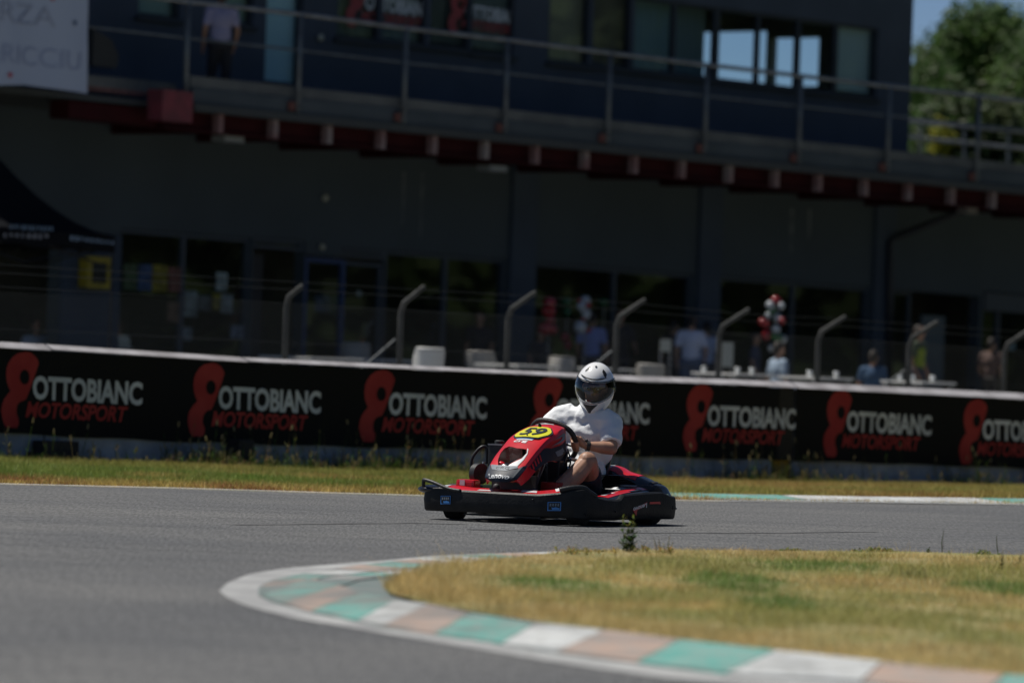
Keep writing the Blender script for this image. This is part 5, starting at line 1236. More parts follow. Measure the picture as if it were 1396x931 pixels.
# hoop rail at the right front corner and the curl beside the front wheel
def kpt(px, py, X, Y): return Vector((X, Y, kz(X, Y, py)))
MB().tube(smoothpath([kpt(578, 667, .72, -.635), kpt(581, 656, .735, -.63), kpt(586, 654, .75, -.61), kpt(600, 657.5, .765, -.53), kpt(622, 666, .775, -.40), kpt(640, 669, .775, -.3)], 5), .013, 8).ob('corner_hoop', M_black, kart, smooth=True)
MB().tube(smoothpath([kpt(775, 668, .72, .47), kpt(788, 665.0, .66, .53), kpt(799, 665.0, .58, .58), kpt(806, 671, .52, .6), kpt(811, 677, .46, .62)], 5), [.018]*20+[.012], 8).ob('corner_hoop', M_black, kart, smooth=True)
# red inner front fairing band with graphics
def band(name, m, pts_in, pts_out, zin, zout, parent=kart):
    V = []; 
    for a, b, z0, z1 in zip(pts_in, pts_out, zin, zout): V += [(a[0], a[1], z0), ((a[0]+b[0])/2, (a[1]+b[1])/2, (z0+z1)/2+.02), (b[0], b[1], z1)]
    Fc = []
    for i in range(len(pts_in)-1):
        for j in (0, 1): Fc.append((i*3+j, i*3+3+j, i*3+4+j, i*3+1+j))
    return ob(name, V, Fc, m, parent, True)
idx = list(range(5*7, 12*7+1))
o_in = []; o_out = []; z_in = []; z_out = []
for i in idx:
    p = BPth[i]; c = Vector((.15, 0, 0)); d = (c-p).normalized(); q0 = p+d*.045; q1 = p+d*.20
    o_out.append(q0); o_in.append(q1); z_out.append(tops[i]-.004); z_in.append(tops[i]+.002)
band('front_fairing', M_red, o_in, o_out, z_in, z_out)
def fair(i0, i1, t0, t1, m, name='fairing_stripe'):
    V = []; 
    for i in range(i0, i1+1):
        a, b = o_out[i], o_in[i]
        for t in (t0, t1):
            z_ = lerp(z_out[i], z_in[i], t)+.02*(1-abs(2*t-1))+.003; p = a.lerp(b, t); V.append((p.x, p.y, z_))
    ob(name, V, [(2*j, 2*j+1, 2*j+3, 2*j+2) for j in range(i1-i0)], m, kart)
L_ = len(o_in)
for (a, b, t0, t1, m) in [(.10, .18, .1, .5, M_wht), (.2, .3, .5, .9, M_navy), (.34, .40, .1, .6, M_wht), (.42, .50, .45, .95, mat('green decal', (.03, .28, .14), .4)), (.52, .60, .2, .55, M_wht), (.6, .72, .6, .95, M_navy), (.74, .80, .15, .5, M_wht), (.80, .83, 0.02, 1, M_navy), (.86, .94, .3, .7, M_wht)]:
    fair(int(a*(L_-1)), int(b*(L_-1)), t0, t1, m)
# floor tray and chassis
MB().box((.05, 0, .045), (1.30, .62, .012)).ob('floor_tray', M_dark, kart)
for s_ in (-1, 1):
    MB().tube(smoothpath([(.62, s_*.22, .07), (.3, s_*.30, .07), (-.1, s_*.33, .07), (-.62, s_*.30, .09)], 5), .016, 8).ob('chassis_tube', M_dark, kart, smooth=True)
    MB().tube([(.30, s_*.30, .075), (.30, s_*.60, .075), (-.28, s_*.60, .075), (-.28, s_*.30, .075)], .012, 8).ob('side_bar', M_dark, kart, smooth=True)
MB().tube([(-.47, -.52, .14), (-.47, .52, .14)], .02, 10).ob('rear_axle', M_steel, kart, smooth=True)
MB().tube([(.50, -.42, .12), (.50, .42, .12)], .013, 8).ob('front_axle', M_dark, kart, smooth=True)
# wheels
def wheel(X, Y, r_, w, steer=0.0, sgn=1):
    ax = Vector((math.sin(steer), math.cos(steer), 0)); c = Vector((X, Y, r_))
    e = bpy.data.objects.new('wheel', None); COL.objects.link(e); e.parent = kart; e.location = (0, 0, 0)
    h = w/2; prof = [(-h, r_*.55), (-h, r_*.86), (-h*.86, r_*.97), (-h*.5, r_), (h*.5, r_), (h*.86, r_*.97), (h, r_*.86), (h, r_*.55)]
    MB().lathe(c, ax, prof, 36).ob('tyre', M_rubber, e, autos=35)
    MB().lathe(c, ax, [(-h*1.0, r_*.54), (-h*.7, r_*.5), (-h*.68, r_*.2), (h*.68, r_*.2), (h*.7, r_*.5), (h*1.0, r_*.54)], 24).ob('rim', M_dark, e, autos=35)
wheel(.50, -.50, .125, .13, R(-12)); wheel(.50, .50, .125, .13, R(-12)); wheel(-.47, -.52, .14, .20); wheel(-.47, .50, .142, .20)
# left side pod and rear pod bodywork
def podsurf(name, rows, m, parent=kart, thick=.006):
    """rows of (X,Y,z) control points, smoothed both ways"""
    G_ = [smoothpath(r, 5) for r in rows]; nC = len(G_[0]); cols2 = [smoothpath([G_[i][j] for i in range(len(G_))], 4) for j in range(nC)]
    nr = len(cols2[0]); V = [cols2[j][i] for i in range(nr) for j in range(nC)]
    Fc = [(i*nC+j, i*nC+j+1, (i+1)*nC+j+1, (i+1)*nC+j) for i in range(nr-1) for j in range(nC-1)]
    me = bpy.data.meshes.new(name); me.from_pydata([tuple(v) for v in V], [], Fc); me.update(); me.shade_smooth(); o = obm(name, me, m, parent); return o, V, nC, nr
M_gloss = mat('glossy black plastic', (.012, .013, .016), .2, coat=.4)
def stripe_of(V, nC, i0, i1, j0, j1, m, name='pod_stripe', up_=.003):
    W2 = []; 
    for i in range(i0, i1+1):
        for j in range(j0, j1+1): W2.append(V[i*nC+j]+Vector((0, 0, up_)))
    w = j1-j0+1; ob(name, W2, [(i*w+j, i*w+j+1, (i+1)*w+j+1, (i+1)*w+j) for i in range(i1-i0) for j in range(w-1)], m, kart, True)
for sgn in (1, -1):
    o, V, nC, nr = podsurf('side_pod', [[(.40, sgn*.30, .16), (.15, sgn*.30, .17), (-.10, sgn*.32, .19), (-.36, sgn*.36, .22)],
                                      [(.40, sgn*.42, .175), (.15, sgn*.42, .195), (-.10, sgn*.44, .225), (-.38, sgn*.46, .26)],
                                      [(.36, sgn*.54, .17), (.15, sgn*.54, .19), (-.10, sgn*.55, .225), (-.42, sgn*.57, .25)],
                                      [(.34, sgn*.62, .14), (.15, sgn*.625, .15), (-.10, sgn*.63, .19), (-.48, sgn*.63, .22)]], M_gloss)
    stripe_of(V, nC, 4, 8, 5, nC-1, M_red); stripe_of(V, nC, 5, 6, 6, 9, M_wht, up_=.005); stripe_of(V, nC, 7, 8, 11, 13, M_navy, up_=.005)
# rear engine cover: high in the middle, falling to the left corner
def rz_(Y, py, X): return kz(X, Y, py)
rows = []
for X, dz in [(-.50, -.05), (-.58, 0), (-.70, 0), (-.77, -.05)]:
    rows.append([(X, Yv, max(.16, kz(-.64, Yv, py)+dz)) for Yv, py in [(-.55, 640), (-.30, 637), (0.06, 636), (.18, 637), (.26, 644), (.36, 649), (.44, 655), (.50, 660), (.545, 664), (.565, 674)]])
o, V, nC, nr = podsurf('engine_cover', rows, M_gloss)
stripe_of(V, nC, 2, 10, 12, 26, M_red); stripe_of(V, nC, 3, 6, 10, 14, M_wht, up_=.005); stripe_of(V, nC, 8, 10, 20, 24, M_wht, up_=.005); stripe_of(V, nC, 1, 11, 33, 35, M_black, up_=.006)
ob('cover_front', [(-.50, -.5, .1), (-.50, .52, .1), (-.50, .44, .27), (-.50, .26, .34), (-.50, .1, .36), (-.50, -.5, .34)], [(0, 1, 2, 3, 4, 5)], M_black, kart)
# engine bits visible between seat and cover
mb = MB(); mb.box((-.40, .30, .20), (.16, .14, .14)); 
for i in range(6): mb.box((-.40, .30, .28+.012*i), (.18, .16, .004))
mb.ob('engine', M_dark, kart)
MB().tube(smoothpath([(-.38, .22, .20), (-.30, .34, .24), (-.38, .44, .24), (-.50, .48, .20)], 5), .018, 8).ob('exhaust_pipe', M_steel, kart, smooth=True)
MB().tube([(-.34, .18, .27), (-.34, .50, .27)], .008, 8).ob('cover_stay', M_steel, kart, smooth=True)
MB().tube([(-.28, .20, .24), (-.30, .52, .24)], .008, 8).ob('cover_stay', M_steel, kart, smooth=True)

# nose cone: swept section
prof = [(.775, .285), (.765, .325), (.69, .395), (.585, .48), (.47, .555), (.37, .612), (.25, .655), (.13, .69), (.05, .692)]
wid = [.075, .125, .150, .158, .160, .165, .165, .150, .125]; drop = [.03, .05, .06, .07, .10, .15, .19, .19, .13]
PR = smoothpath([(a, 0, b) for a, b in prof], 6); NS = len(PR); s_id = [i/(NS-1) for i in range(NS)]
WD = [interp(i*(len(wid)-1)/(NS-1), list(enumerate(wid))) for i in range(NS)]; DR = [interp(i*(len(drop)-1)/(NS-1), list(enumerate(drop))) for i in range(NS)]
def cone(s, v, off=0.0):
    """s in 0..1 from nose tip to dash, v in -1.8..1.8 across (|v|>1 is the side skirt)"""
    f = max(0, min(NS-1.001, s*(NS-1))); i = int(f); t = f-i
    c = PR[i].lerp(PR[i+1], t); tg = (PR[min(i+2, NS-1)]-PR[max(i-1, 0)]).normalized(); nrm = Vector((-tg.z, 0, tg.x))
    if nrm.z < 0: nrm = -nrm
    w = lerp(WD[i], WD[i+1], t); d = lerp(DR[i], DR[i+1], t); a = abs(v); sg = 1 if v >= 0 else -1
    if a <= .85: yy = w*a; h = -.018*(a/.85)**2; on = nrm
    elif a <= 1.0: q = (a-.85)/.15; yy = w*(.85+.15*math.sin(q*math.pi/2)); h = -.018-.03*(1-math.cos(q*math.pi/2)); on = (nrm+Vector((0, sg*q, 0))).normalized()
    else: q = (a-1.0)/.8; yy = w*(1+.10*q); h = -.048-d*q; on = Vector((0, sg, .1)).normalized()
    return c+Vector((0, sg*yy, 0))+nrm*h+on*off
# pixel -> cone domain
tabS = []
for i in range(0, 121):
    for j in range(-90, 91):
        s = i/120; v = j/50; 
        if v < -1.0: continue
        q = kproj(cone(s, v)); tabS.append((q[0], q[1], s, v))
tabS = np.array(tabS)
def cd(px, py, side=None):
    d = (tabS[:, 0]-px)**2+(tabS[:, 1]-py)**2
    if side == 'top': d = d+np.where(np.abs(tabS[:, 3]) > 1.0, 1e3, 0)
    if side == 'side': d = d+np.where(tabS[:, 3] < 1.0, 1e3, 0)
    k = int(np.argmin(d)); return (tabS[k, 2]*1.0, tabS[k, 3])
hole_px = [(679, 634), (679, 626), (683, 617), (688, 610.5), (694, 608.5), (704, 610.5), (718, 612), (718.3, 617), (711.8, 624.3), (704, 628), (695.4, 632.5), (690, 637.5), (683, 637)]
hole = [cd(*p, 'top') for p in hole_px]
SC = 3.0    # domain stretch so that triangles stay even
dom = [(0, -1.8), (.25, -1.8), (.5, -1.8), (.75, -1.8), (1, -1.8), (1, -.9), (1, 0), (1, .9), (1, 1.8), (.75, 1.8), (.5, 1.8), (.25, 1.8), (0, 1.8), (0, .9), (0, 0), (0, -.9)]
sheet('nose_cone', [(a*SC, b) for a, b in dom], [[(a*SC, b) for a, b in hole]], lambda a, b: cone(a/SC, b), M_red, kart, step=.085, thick=.005, smooth=True)
def decal(name, pxs, m, side='top', off=.0035, step=.09, raw=False):
    D = pxs if raw else [cd(*p, side) for p in pxs]
    return sheet(name, [(a*SC, b) for a, b in D], (), lambda a, b: cone(a/SC, b, off), m, kart, step=step)
# dark lower patch, silver strip, white corner
decal('navy_panel', [(0, -.98), (.18, -.98), (.29, -.90), (.235, -.70), (.21, -.35), (.20, 0), (.21, .4), (.235, .72), (.30, .96), (.10, .99), (0, .98)], M_navy, raw=True)
decal('silver_strip', [(.275, -.82), (.215, -.62), (.195, -.2), (.195, .25), (.245, .72), (.262, .66), (.25, .2), (.255, -.35)], M_silver, raw=True, off=.0055)
decal('white_panel', [(719, 611.5), (720.5, 613), (719.5, 619), (714, 627), (706, 635), (699, 639.5), (690, 639.8), (689.5, 638.2), (695.4, 633.4), (704, 629), (711.8, 625.2), (718.3, 618)], M_wht)
text('lettering', 'Lenovo', lambda a, b: cone(lerp(.085, .165, b)-.012*abs(a-.5), lerp(-.72, .70, a), .0065), M_wht, kart, .025)
text('lettering', 'CRG', lambda a, b: cone(lerp(.212, .238, b), lerp(-.40, .35, a), .007), M_navy, kart, 0)
text('lettering', 'crg', lambda a, b: cone(lerp(.505, .54, b), lerp(-.45, .25, a), .004), M_wht, kart, .03)
decal('blue_patch', [(.565, -.45), (.60, -.55), (.60, .4), (.565, .45)], M_blue, raw=True); decal('white_patch', [(.550, -.35), (.562, -.40), (.562, .42), (.550, .40)], M_wht, raw=True)
# side graphics on the visible left flank
decal('navy_flank', [(.30, 1.03), (.42, 1.02), (.52, 1.02), (.62, 1.25), (.80, 1.30), (.92, 1.25), (.92, 1.78), (.70, 1.78), (.50, 1.78), (.34, 1.78)], M_navy, raw=True)
decal('silver_flank', [(.66, 1.02), (.84, 1.02), (.90, 1.06), (.88, 1.22), (.70, 1.20), (.62, 1.18), (.80, 1.14), (.82, 1.08)], M_silver, raw=True, off=.005)
decal('side_badge', [(.66, 1.42), (.78, 1.38), (.80, 1.55), (.68, 1.6)], M_silver, raw=True, off=.006)
for q in range(5): decal('flank_stripe', [(.30+.035*q, 1.04), (.315+.035*q, 1.04), (.305+.035*q, 1.5), (.29+.035*q, 1.5)], M_red, raw=True, off=.006, step=.2)
decal('top_script', [(.86, -.5), (.90, -.6), (.93, .3), (.89, .45)], M_wht, raw=True, step=.2)
# inside of the nose: dark tray with red piece
mb = MB(); mb.box((.50, -.02, .34), (.22, .20, .03)); mb.ob('pedal_tray', M_dark, kart)
blob('inner_fairing', lambda m_: (m_.ball((.58, -.05, .37), (.06, .09, .05)), m_.ball((.52, .02, .40), (.05, .07, .05))), .012, M_gloss, kart, 2)
blob('inner_fairing', lambda m_: (m_.ball((.60, -.09, .40), (.025, .05, .03)), m_.ball((.49, .06, .44), (.02, .03, .03)), m_.ball((.63, -.02, .345), (.03, .1, .02))), .01, M_red, kart, 2)
# number plate
ctr = Vector((.31, 0.01, kz(.31, .01, 592.5))); ax1 = Vector((0, 1, 0)); 
def plate(a, b, off=0.0):
    t = Vector((-.93, 0, .37)); n2 = Vector((.37, 0, .93)); return ctr+ax1*(a*.142)+t*(b*.105)+n2*(off+.0-.03*(a*a)*.6)
po = [(-1, -.25), (-.95, -.55), (-.72, -.95), (-.55, -1), (.45, -1), (.66, -.93), (.97, -.2), (1, .2), (.95, .45), (.7, .92), (.5, 1), (-.5, 1), (-.68, .93), (-.97, .2)]
sheet('number_plate', po, (), lambda a, b: plate(a, b, .02), M_navy, kart, step=.3, thick=.004)
sheet('number_panel', [(a*.93, b*.91) for a, b in po], (), lambda a, b: plate(a, b, .0245), M_yel, kart, step=.3)
text('numeral', '59', lambda a, b: plate(lerp(-.62, .66, a), lerp(-.62, .62, b), .030), M_navy, kart, .018, .2)
MB().lathe(plate(0.0, .98, .02), (.5, 0, .86), [(0, .012), (.015, .012), (.03, .004)], 10).ob('bolt', M_dark, kart)
MB().lathe(plate(-.05, -.7, .024), (.5, 0, .86), [(0, .006), (.008, .005)], 10).ob('bolt', M_dark, kart)
# supports behind the cone, column, tank, hoop
for s_ in (-1, 1): MB().tube([(.18, s_*.14, .07), (.20, s_*.12, .40), (.26, s_*.10, .60)], .012, 8).ob('cone_stay', M_dark, kart, smooth=True)
MB().tube([(.34, 0, .10), (.02, 0.0, .58)], .012, 10).ob('steering_column', M_steel, kart, smooth=True)
mb = MB(); mb.box((.20, .15, .36), (.12, .10, .16)); mb.box((.14, .10, .48), (.08, .16, .05)); mb.ob('dash_unit', M_dark, kart, bevel=.01)
for (a, b, c) in [((.26, .17, .30), (.20, .20, .42), (.12, .18, .50)), ((.30, .14, .26), (.26, .22, .34), (.16, .20, .36)), ((.1, .12, .3), (.14, .22, .42), (.06, .15, .52))]:
    MB().tube(smoothpath([a, b, c], 6), .006, 6).ob('cable', M_black, kart, smooth=True)
MB().tube([(.16, .21, .40), (.10, .22, .30)], .008, 8).ob('spring', M_chrome, kart, smooth=True); MB().tube([(.13, .20, .46), (.02, .21, .44)], .013, 8).ob('lever', M_steel, kart, smooth=True)
mb = MB(); mb.box((.33, .20, .21), (.14, .14, .16)); mb.ob('foot_box', mat('red moulded box', (.30, .02, .015), .4), kart, bevel=.012); mb = MB(); mb.box((.33, .272, .21), (.10, .004, .10)); mb.ob('foot_box_label', mat('dark label', (.04, .02, .02), .5), kart)
mb = MB(); mb.box((.52, -.01, .20), (.03, .36, .26)); mb.ob('dark_filler', M_black, kart); mb = MB(); mb.box((.42, -.24, .20), (.12, .12, .11)); mb.ob('green_tank', mat('dark green plastic', (.006, .03, .008), .5), kart, bevel=.02)  # black filler box added so the space below the cone reads dark
mb = MB(); mb.box((.20, -.33, .46), (.12, .12, .16)); mb.ob('fuel_tank', M_black, kart, bevel=.015); mb = MB(); mb.box((.262, -.33, .535), (.006, .118, .010)); mb.ob('tank_strap', M_steel, kart)
MB().lathe((.20, -.33, .541), (0, 0, 1), [(0, .035), (.02, .035), (.025, .025)], 16).ob('fuel_cap', M_black, kart)
MB().lathe((.40, -.375, .325), (.3, 1, 0), [(-.03, .06), (-.025, .075), (.025, .075), (.03, .06)], 24).ob('cover_disc', M_black, kart, autos=40)
MB().tube(smoothpath([kpt(643, 660, .26, -.52), kpt(643, 640, .26, -.52), kpt(643, 626, .26, -.52), kpt(650, 614.5, .24, -.49), kpt(655, 609, .22, -.46), kpt(659.5, 610, .2, -.44), kpt(661, 620, .2, -.43), kpt(662, 632, .2, -.43)], 5), .012, 8).ob('side_hoop', M_black, kart, smooth=True)
mb = MB(); mb.tube([kpt(643, 643, .26, -.52), kpt(655, 640, .22, -.45)], .018, 8); mb.ob('hoop_bracket', M_black, kart); MB().tube([kpt(659, 636, .3, -.40), kpt(660.5, 629, .3, -.40)], .009, 8).ob('pin', M_chrome, kart)
MB().ball(kpt(592, 661, .62, -.60)+Vector((0, 0, -.03)), (.14, .12, .035), 14, 8).ob('wheel_guard', M_gloss, kart, True)
mb = MB(); mb.box((.50, -.40, .235), (.10, .15, .10)); mb.ob('corner_fairing', M_red, kart, bevel=.02); mb = MB(); mb.box((.552, -.42, .24), (.004, .04, .08)); mb.ob('corner_stripe', M_wht, kart)
# steering wheel
sw_c = Vector((-.05, -.03, kz(-.05, -.03, 600))); tilt = R(58)
swn = Vector((-math.sin(tilt), 0, math.cos(tilt))); sw_t = Vector((math.cos(tilt), 0, math.sin(tilt))); sw_s = Vector((0, 1, 0))
rot_s = R(-18)
def swp(a, r_=.18, fl=1.0):
    a += rot_s; return sw_c+sw_s*(math.cos(a)*r_)+sw_t*(math.sin(a)*r_)
def swr(a): return .18*(1 if abs(math.sin(a)) < .75 else 1-.12*(abs(math.sin(a))-.75)/.25)
ring = [swp(2*math.pi*i/40, swr(2*math.pi*i/40)) for i in range(41)]
sw = bpy.data.objects.new('steering_wheel', None); COL.objects.link(sw); sw.parent = kart
mb = MB(); mb.tube(ring, .019, 10, cap=False); mb.ob('rim', mat('black grip rubber', (.02, .02, .02), .6, bump=.3, bscale=100), sw, smooth=True)
for a in (R(0), R(180), R(-90)): MB().tube([sw_c, swp(a, .17)], .010, 6, flat=.6).ob('spoke', M_dark, sw)
MB().lathe(sw_c, swn, [(-.02, .04), (.0, .045), (.012, .035)], 16).ob('hub', M_black, sw)
# seat
rows = []
for (X, z, w, dp) in [(.02, .09, .17, .05), (-.12, .07, .20, .09), (-.28, .07, .215, .14), (-.40, .12, .215, .20), (-.475, .24, .21, .17), (-.53, .38, .20, .12), (-.575, .50, .17, .07), (-.59, .55, .14, .04)]:
    r_ = []
    for k_ in range(-4, 5):
        t = k_/4; e = abs(t)**2.2; fx = 1 if z > .2 else 0; r_.append((X+dp*e*(.75 if z > .15 else .25), w*math.sin(t*math.pi/2), z+dp*e*(.25 if z > .2 else 1.0)))
    rows.append(r_)
o, V, nC, nr = podsurf('seat', rows, mat('black seat shell', (.010, .014, .022), .35))
md = o.modifiers.new('s', 'SOLIDIFY'); md.thickness = .014

# ------------------------------------------------------------------ DRIVER
drv = thing('person', 'kart driver in white helmet, white t-shirt and dark shorts steering the red kart', 'person', KC, kart.rotation_euler.z)
def kp3(px, py, X):   # local point on the plane of given X under a photo pixel
    p0 = KM @ Vector((X, 0, 0)); nrm = KM.to_3x3() @ Vector((1, 0, 0)); return KI @ hit(px, py, p0, nrm)
hip = Vector((-.33, 0.02, .22)); chest = Vector((-.43, .03, .52))
neck = kp3(806, 557, -.40); shL = kp3(834, 578, -.40); shR = kp3(762, 570, -.36)
elL = kp3(833, 611, -.26); wrL = kp3(797, 604, -.03); hipL = Vector((-.28, .13, .20)); kneeL = kp3(801, 629, .04); ankL = Vector((.42, .20, .17))
hipR = Vector((-.28, -.10, .20)); kneeR = Vector((.05, -.22, .42)); ankR = Vector((.34, -.15, .19))
elR = kp3(737, 591, -.18); gR = swp(R(200)); gL = swp(R(8))
wrR = gR+Vector((-.06, -.01, -.01))
wrL = gL+Vector((-.065, .045, -.005))
hc = kp3(811, 529, -.38)
M_skin = mat('driver skin', (.40, .225, .15), .5, col2=(.34, .18, .115), scale=14, bump=.12, bscale=120, bdist=.003); M_skin.node_tree.nodes['Principled BSDF'].inputs['Subsurface Weight'].default_value = .08
M_skin.node_tree.nodes['Principled BSDF'].inputs['Subsurface Radius'].default_value = (.02, .008, .004)
def hand(mb, W0, C, axis, sgn):
    """hand closed round the wheel rim at C; axis = tangent of the rim, W0 wrist"""
    ax = axis.normalized(); out = (C-W0); out = (out-ax*out.dot(ax)).normalized(); upn = ax.cross(out)
    if upn.z < 0: upn = -upn
    P0 = C-out*.028+upn*.024
    mb.cap(W0, W0.lerp(P0, .45), .027, .029); mb.ball(P0-out*.01, (.034, .040, .030), rot=None); mb.cap(P0-ax*.026-out*.012, P0+ax*.026-out*.012, .019, .019)
    for i, (L, r_) in enumerate([(.95, .0105), (1.0, .0108), (.96, .0102), (.82, .0092)]):
        o_ = C+ax*(.033-.022*i)*sgn; k1 = o_-out*.022+upn*.032; k2 = o_+out*.022*L+upn*.026; k3 = o_+out*.032*L-upn*.004; k4 = o_+out*.010-upn*.029; k5 = o_-out*.010-upn*.027
        mb.cap(P0+(o_-C)*.8-out*.01, k1, r_*1.15, r_*1.1, 8); mb.cap(k1, k2, r_*1.05, r_, 8); mb.cap(k2, k3, r_, r_*.97, 8); mb.cap(k3, k4, r_*.97, r_*.88, 8); mb.cap(k4, k5, r_*.88, r_*.8, 8)
    t0 = W0.lerp(P0, .5)+ax*.02*sgn; t1 = C+ax*.056*sgn-out*.012+upn*.012; t2 = C+ax*.060*sgn+out*.010+upn*.024; t3 = C+ax*.038*sgn+out*.026+upn*.030
    mb.cap(t0, t1, .017, .0135, 8); mb.cap(t1, t2, .013, .0115, 8); mb.cap(t2, t3, .0112, .0095, 8)
def torso(mb, g_=0.0):
    mb.ball(hip+Vector((.0, 0, .03)), (.15+g_, .185+g_, .13+g_)); mb.ball(hip.lerp(chest, .45)+Vector((.035, 0, 0)), (.155+g_, .185+g_, .15)); mb.ball(chest+Vector((.01, 0, 0)), (.145+g_, .20+g_, .165))
    sc = (shL+shR)/2; mb.ball(chest.lerp(sc, .6), (.12+g_, .195+g_, .13)); mb.cap(shL+(sc-shL)*.18, shR+(sc-shR)*.18, .070+g_, .070+g_); mb.cap(sc, neck, .085+g_, .062+g_)
def arm(mb, S_, E_, W_2): mb.cap(S_, E_, .056, .047); mb.cap(E_, E_.lerp(W_2, .35), .047, .046); mb.cap(E_.lerp(W_2, .35), W_2, .046, .029)
def body(mb):
    torso(mb, -.02); mb.cap(neck, hc+Vector((-.01, 0, -.05)), .058, .056)
    arm(mb, shL, elL, wrL); arm(mb, shR, elR, wrR)
    tanL = swp(R(14))-swp(R(2)); tanR = swp(R(206))-swp(R(194))
    hand(mb, wrL, gL, tanL, 1); hand(mb, wrR, gR, tanR, -1)
    for H_, K_, A_ in ((hipL, kneeL, ankL), (hipR, kneeR, ankR)):
        mb.cap(H_, H_.lerp(K_, .55), .104, .094); mb.cap(H_.lerp(K_, .5), K_, .094, .070); mb.ball(K_+Vector((.012, 0, .004)), (.066, .064, .066))
        cal = K_.lerp(A_, .33); mb.cap(K_, cal+Vector((-.012, 0, -.012)), .062, .073); mb.cap(cal+Vector((-.012, 0, -.012)), A_, .072, .044); mb.cap(A_, A_+Vector((.05, 0, -.05)), .036, .034)
blob('body', body, .0065, M_skin, drv, 2)
# shoes
for A_ in (ankL, ankR): blob('shoe', lambda m_: (m_.cap(A_+Vector((.0, 0, -.05)), A_+Vector((.14, 0, .0)), .042, .036), m_.cap(A_+Vector((.14, 0, .0)), A_+Vector((.19, 0, .05)), .038, .03)), .01, mat('dark trainer', (.03, .03, .035), .6), drv, 2)
# shorts
def shorts(mb):
    mb.ball(hip+Vector((.02, 0, -.02)), (.17, .20, .12))
    for H_, K_ in ((hipL, kneeL), (hipR, kneeR)): mb.tube([H_, H_.lerp(K_, .35), H_.lerp(K_, .68)], [.112, .108, .100], 16)
blob('shorts', shorts, .011, mat('navy black shorts', (.012, .016, .028), .8, bump=.3, bscale=20), drv, 3, lambda c, n: c+n*(.006*noise.noise(c*22)))
# hem strips white piping
# shirt with folds
def shirt(mb):
    torso(mb, .024); mb.tube([shL.lerp(neck, .45), shL, shL.lerp(elL, .45), shL.lerp(elL, .82)], [.080, .086, .080, .070], 16); mb.tube([shR.lerp(neck, .45), shR, shR.lerp(elR, .45), shR.lerp(elR, .82)], [.080, .086, .078, .070], 16)
    mb.ball(hip+Vector((.03, .0, .05)), (.165, .205, .11))
def folds(c, n):
    d = .012*noise.noise(Vector((c.x*5, c.y*7+c.z*6, c.z*13)))+.003*noise.noise(c*22)+.009*(.35-abs(noise.noise(Vector((c.x*4+2, c.y*8-c.z*7, c.z*8)))))
    # creases running from the shoulders down to the belly
    q = (c.y+.6*(c.z-.6)+.05*noise.noise(c*7)); d += .007*math.sin(q*52)*max(0, min(1, (c.x+.42)*6))*max(0, 1-abs(c.z-.55)*3.2)
    return c+n*d
M_shirt = mat('white cotton t-shirt', (.77, .79, .81), .85, bump=.6, bscale=26, bdist=.008)
blob('shirt', shirt, .0085, M_shirt, drv, 3, folds)
# seam between sleeve and chest, and collar
cl = [(neck+Vector((.085*math.cos(a)-.0, .080*math.sin(a), -.035-.035*math.cos(a)))) for a in [i*2*math.pi/24 for i in range(25)]]
MB().tube(cl, .009, 6, cap=False).ob('collar', M_shirt, drv, smooth=True)
# watch / wrist band
wd = (wrL-elL).normalized(); wc = wrL-wd*.012; a_ = wd.orthogonal().normalized(); b_ = wd.cross(a_)
MB().lathe(wc-wd*.012, wd, [(0, .033), (0, .037), (.026, .036), (.026, .032)], 20).ob('wrist_band', M_black, drv, autos=40)
MB().lathe(wc+Vector((.01, -.01, .034)), (.2, -.2, 1), [(0, .017), (.010, .016)], 14).ob('watch', M_dark, drv)
# ankle shadow-like cord of the boot is left as the hand's own shade
# head and helmet, in the helmet's own frame: f forward, l left, u up
yaw = R(6); pit = R(7); lean_ = R(-6)
Rm = Matrix.Rotation(yaw+math.radians(12), 3, 'Z') @ Matrix.Rotation(pit, 3, 'Y') @ Matrix.Rotation(lean_, 3, 'X')
HS = 1.0
def HP(f, l, u): return hc+Rm @ (Vector((f, l, u))*HS)
def headb(mb):
    mb.ball(HP(-.01, 0, .01), (.10, .082, .115), rot=Rm); mb.ball(HP(.045, 0, -.05), (.058, .056, .062), rot=Rm); mb.ball(HP(.105, 0, -.012), (.02, .014, .024), rot=Rm); mb.ball(HP(.09, 0, .028), (.02, .055, .012), rot=Rm)
    mb.ball(HP(.10, 0, -.055), (.012, .026, .008), rot=Rm); mb.ball(HP(.085, 0, -.09), (.022, .022, .018), rot=Rm)
    for e in (-1, 1): mb.ball(HP(-.01, e*.083, 0), (.02, .01, .03), rot=Rm); mb.ball(HP(.075, e*.04, -.02), (.022, .02, .018), rot=Rm)
blob('head', headb, .006, M_skin, drv, 2)
for e in (-1, 1):
    MB().ball(HP(.092, e*.033, .008), (.010, .015, .009), 12, 8, Rm).ob('eye', mat('eye', (.5, .5, .5), .2), drv, True); MB().ball(HP(.1005, e*.033, .008), (.004, .006, .006), 10, 6, Rm).ob('iris', M_dark, drv, True)
    gl = [HP(.118+.004*math.cos(a), e*.036+.029*math.cos(a), .006+.020*math.sin(a)) for a in [i*2*math.pi/20 for i in range(21)]]
    MB().tube(gl, .0028, 6, cap=False).ob('glasses_rim', M_black, drv, smooth=True); MB().tube([HP(.115, e*.064, .010), HP(.0, e*.086, .012)], .0025, 6).ob('glasses_arm', M_black, drv)
MB().tube([HP(.119, -.008, .010), HP(.119, .008, .010)], .0025, 6).ob('glasses_bridge', M_black, drv)
helmet = bpy.data.objects.new('helmet', None); COL.objects.link(helmet); helmet.parent = drv
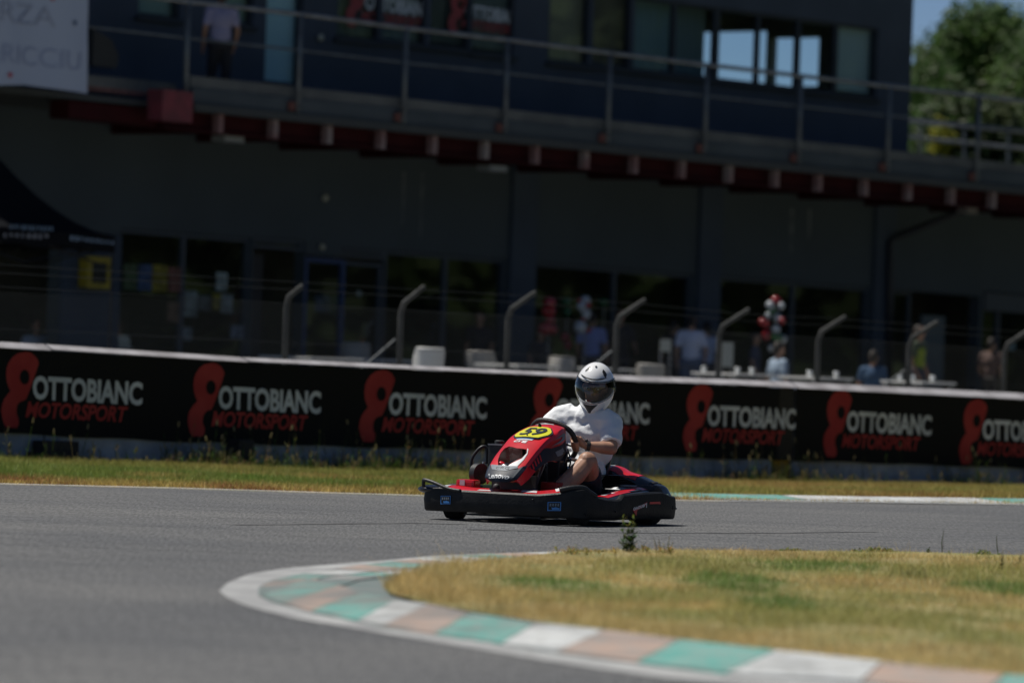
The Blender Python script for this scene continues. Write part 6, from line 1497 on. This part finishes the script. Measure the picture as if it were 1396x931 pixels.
# shell as a surface in spherical coordinates with the visor port cut out
def shell(th, ph, off=0.0):
    """th: azimuth from forward (+left), ph: elevation -90..90"""
    a = R(th); e = R(ph); ce = math.cos(e); f = ce*math.cos(a); l = ce*math.sin(a); u = math.sin(e)
    rx = .155; ry = .136; rz2 = .182
    jaw = max(0, -u)*max(0, f); p = Vector((f*rx*(1+.34*jaw+.06*max(0, f)), l*ry*(1-.62*max(0, -u)**1.3*max(0.0, f+.25)), u*rz2*(1.0+.12*max(0, -u)*max(0, f))))
    if u < 0: p.z = max(p.z, -.155-.05*max(0, f))
    d = p.normalized(); return HP(*(p+d*off))
port = [(-96, 26), (-80, 24), (-55, 21), (-30, 19), (0, 18), (30, 19), (55, 21), (80, 24), (96, 26), (95, 10), (82, -4), (62, -16), (38, -24), (18, -26), (0, -26), (-18, -26), (-38, -24), (-62, -16), (-82, -4), (-95, 10)]
domh = [(-180+i*15, 86) for i in range(25)]+[(180, y) for y in range(70, -55, -15)]+[(180-i*15, -52-(0 if abs(180-i*15) > 90 else 20*(1-abs(180-i*15)/90))) for i in range(25)]+[(-180, y) for y in range(-40, 86, 15)]
M_helm = mat('white helmet shell', (.80, .81, .82), .18, coat=.5, bump=.02)
sheet('shell', domh, [port], lambda a, b: shell(a, b), M_helm, helmet, step=5.0, thick=-.006, smooth=True)
MB().add([shell(i*18, 86.5) for i in range(20)], [tuple(range(20))]).ob('shell_top', M_helm, helmet, True)
sheet('liner', [(-176+i*16, 80) for i in range(23)]+[(176-i*16, -60) for i in range(23)], [[(x_*1.0, y_*1.05-1) for x_, y_ in port]], lambda a, b: shell(a, b, -.016), mat('black liner', (.012, .012, .012), .9), helmet, step=9, smooth=True)
visr = [(x_*1.03, y_*1.08+1) for x_, y_ in port]
sheet('visor', visr, (), lambda a, b: shell(a, b, .0115), glass_mat('smoked visor', (.62, .63, .64), .045, .06), helmet, step=5, smooth=True)
sheet('visor_seal', visr, [[(x_*.965, y_*.94-.8) for x_, y_ in visr]], lambda a, b: shell(a, b, .0135), M_black, helmet, step=6, smooth=True)
sheet('chin_vent', [(-36, -29), (-15, -31), (15, -31), (38, -29), (28, -38), (17, -47), (9, -57), (-8, -57), (-15, -47), (-26, -38)], (), lambda a, b: shell(a, b, .0095), M_black, helmet, step=6, smooth=True)
sheet('brow_trim', [(-52, 31), (-30, 26), (0, 23.5), (30, 26), (52, 31), (40, 30.5), (20, 27.5), (0, 26.5), (-20, 27.5), (-40, 30.5)], (), lambda a, b: shell(a, b, .0125), M_black, helmet, step=6, smooth=True)
sheet('top_vent', [(-40, 44), (-34, 56), (-24, 57), (-26, 50), (-36, 40)], (), lambda a, b: shell(a, b, .0085), M_black, helmet, step=4)
sheet('top_vent', [(50, 48), (42, 54), (36, 46), (40, 36), (46, 30), (54, 40)], (), lambda a, b: shell(a, b, .0085), M_black, helmet, step=4)
MB().tube([shell(a_, -52-(0 if abs(a_) > 90 else 20*(1-abs(a_)/90)), .004) for a_ in range(-180, 181, 10)], .0065, 6).ob('edge_trim', M_black, helmet, smooth=True)
MB().ball(shell(4, 62, .008), (.012, .008, .006), 10, 6).ob('badge', mat('grey badge', (.2, .2, .2), .4), helmet, True)
for e in (-1, 1): MB().lathe(shell(e*96, 4, .004), (shell(e*96, 4, .02)-shell(e*96, 4, 0)).normalized(), [(0, .024), (.008, .022), (.01, .012)], 18).ob('visor_pivot', M_black, helmet, autos=40)
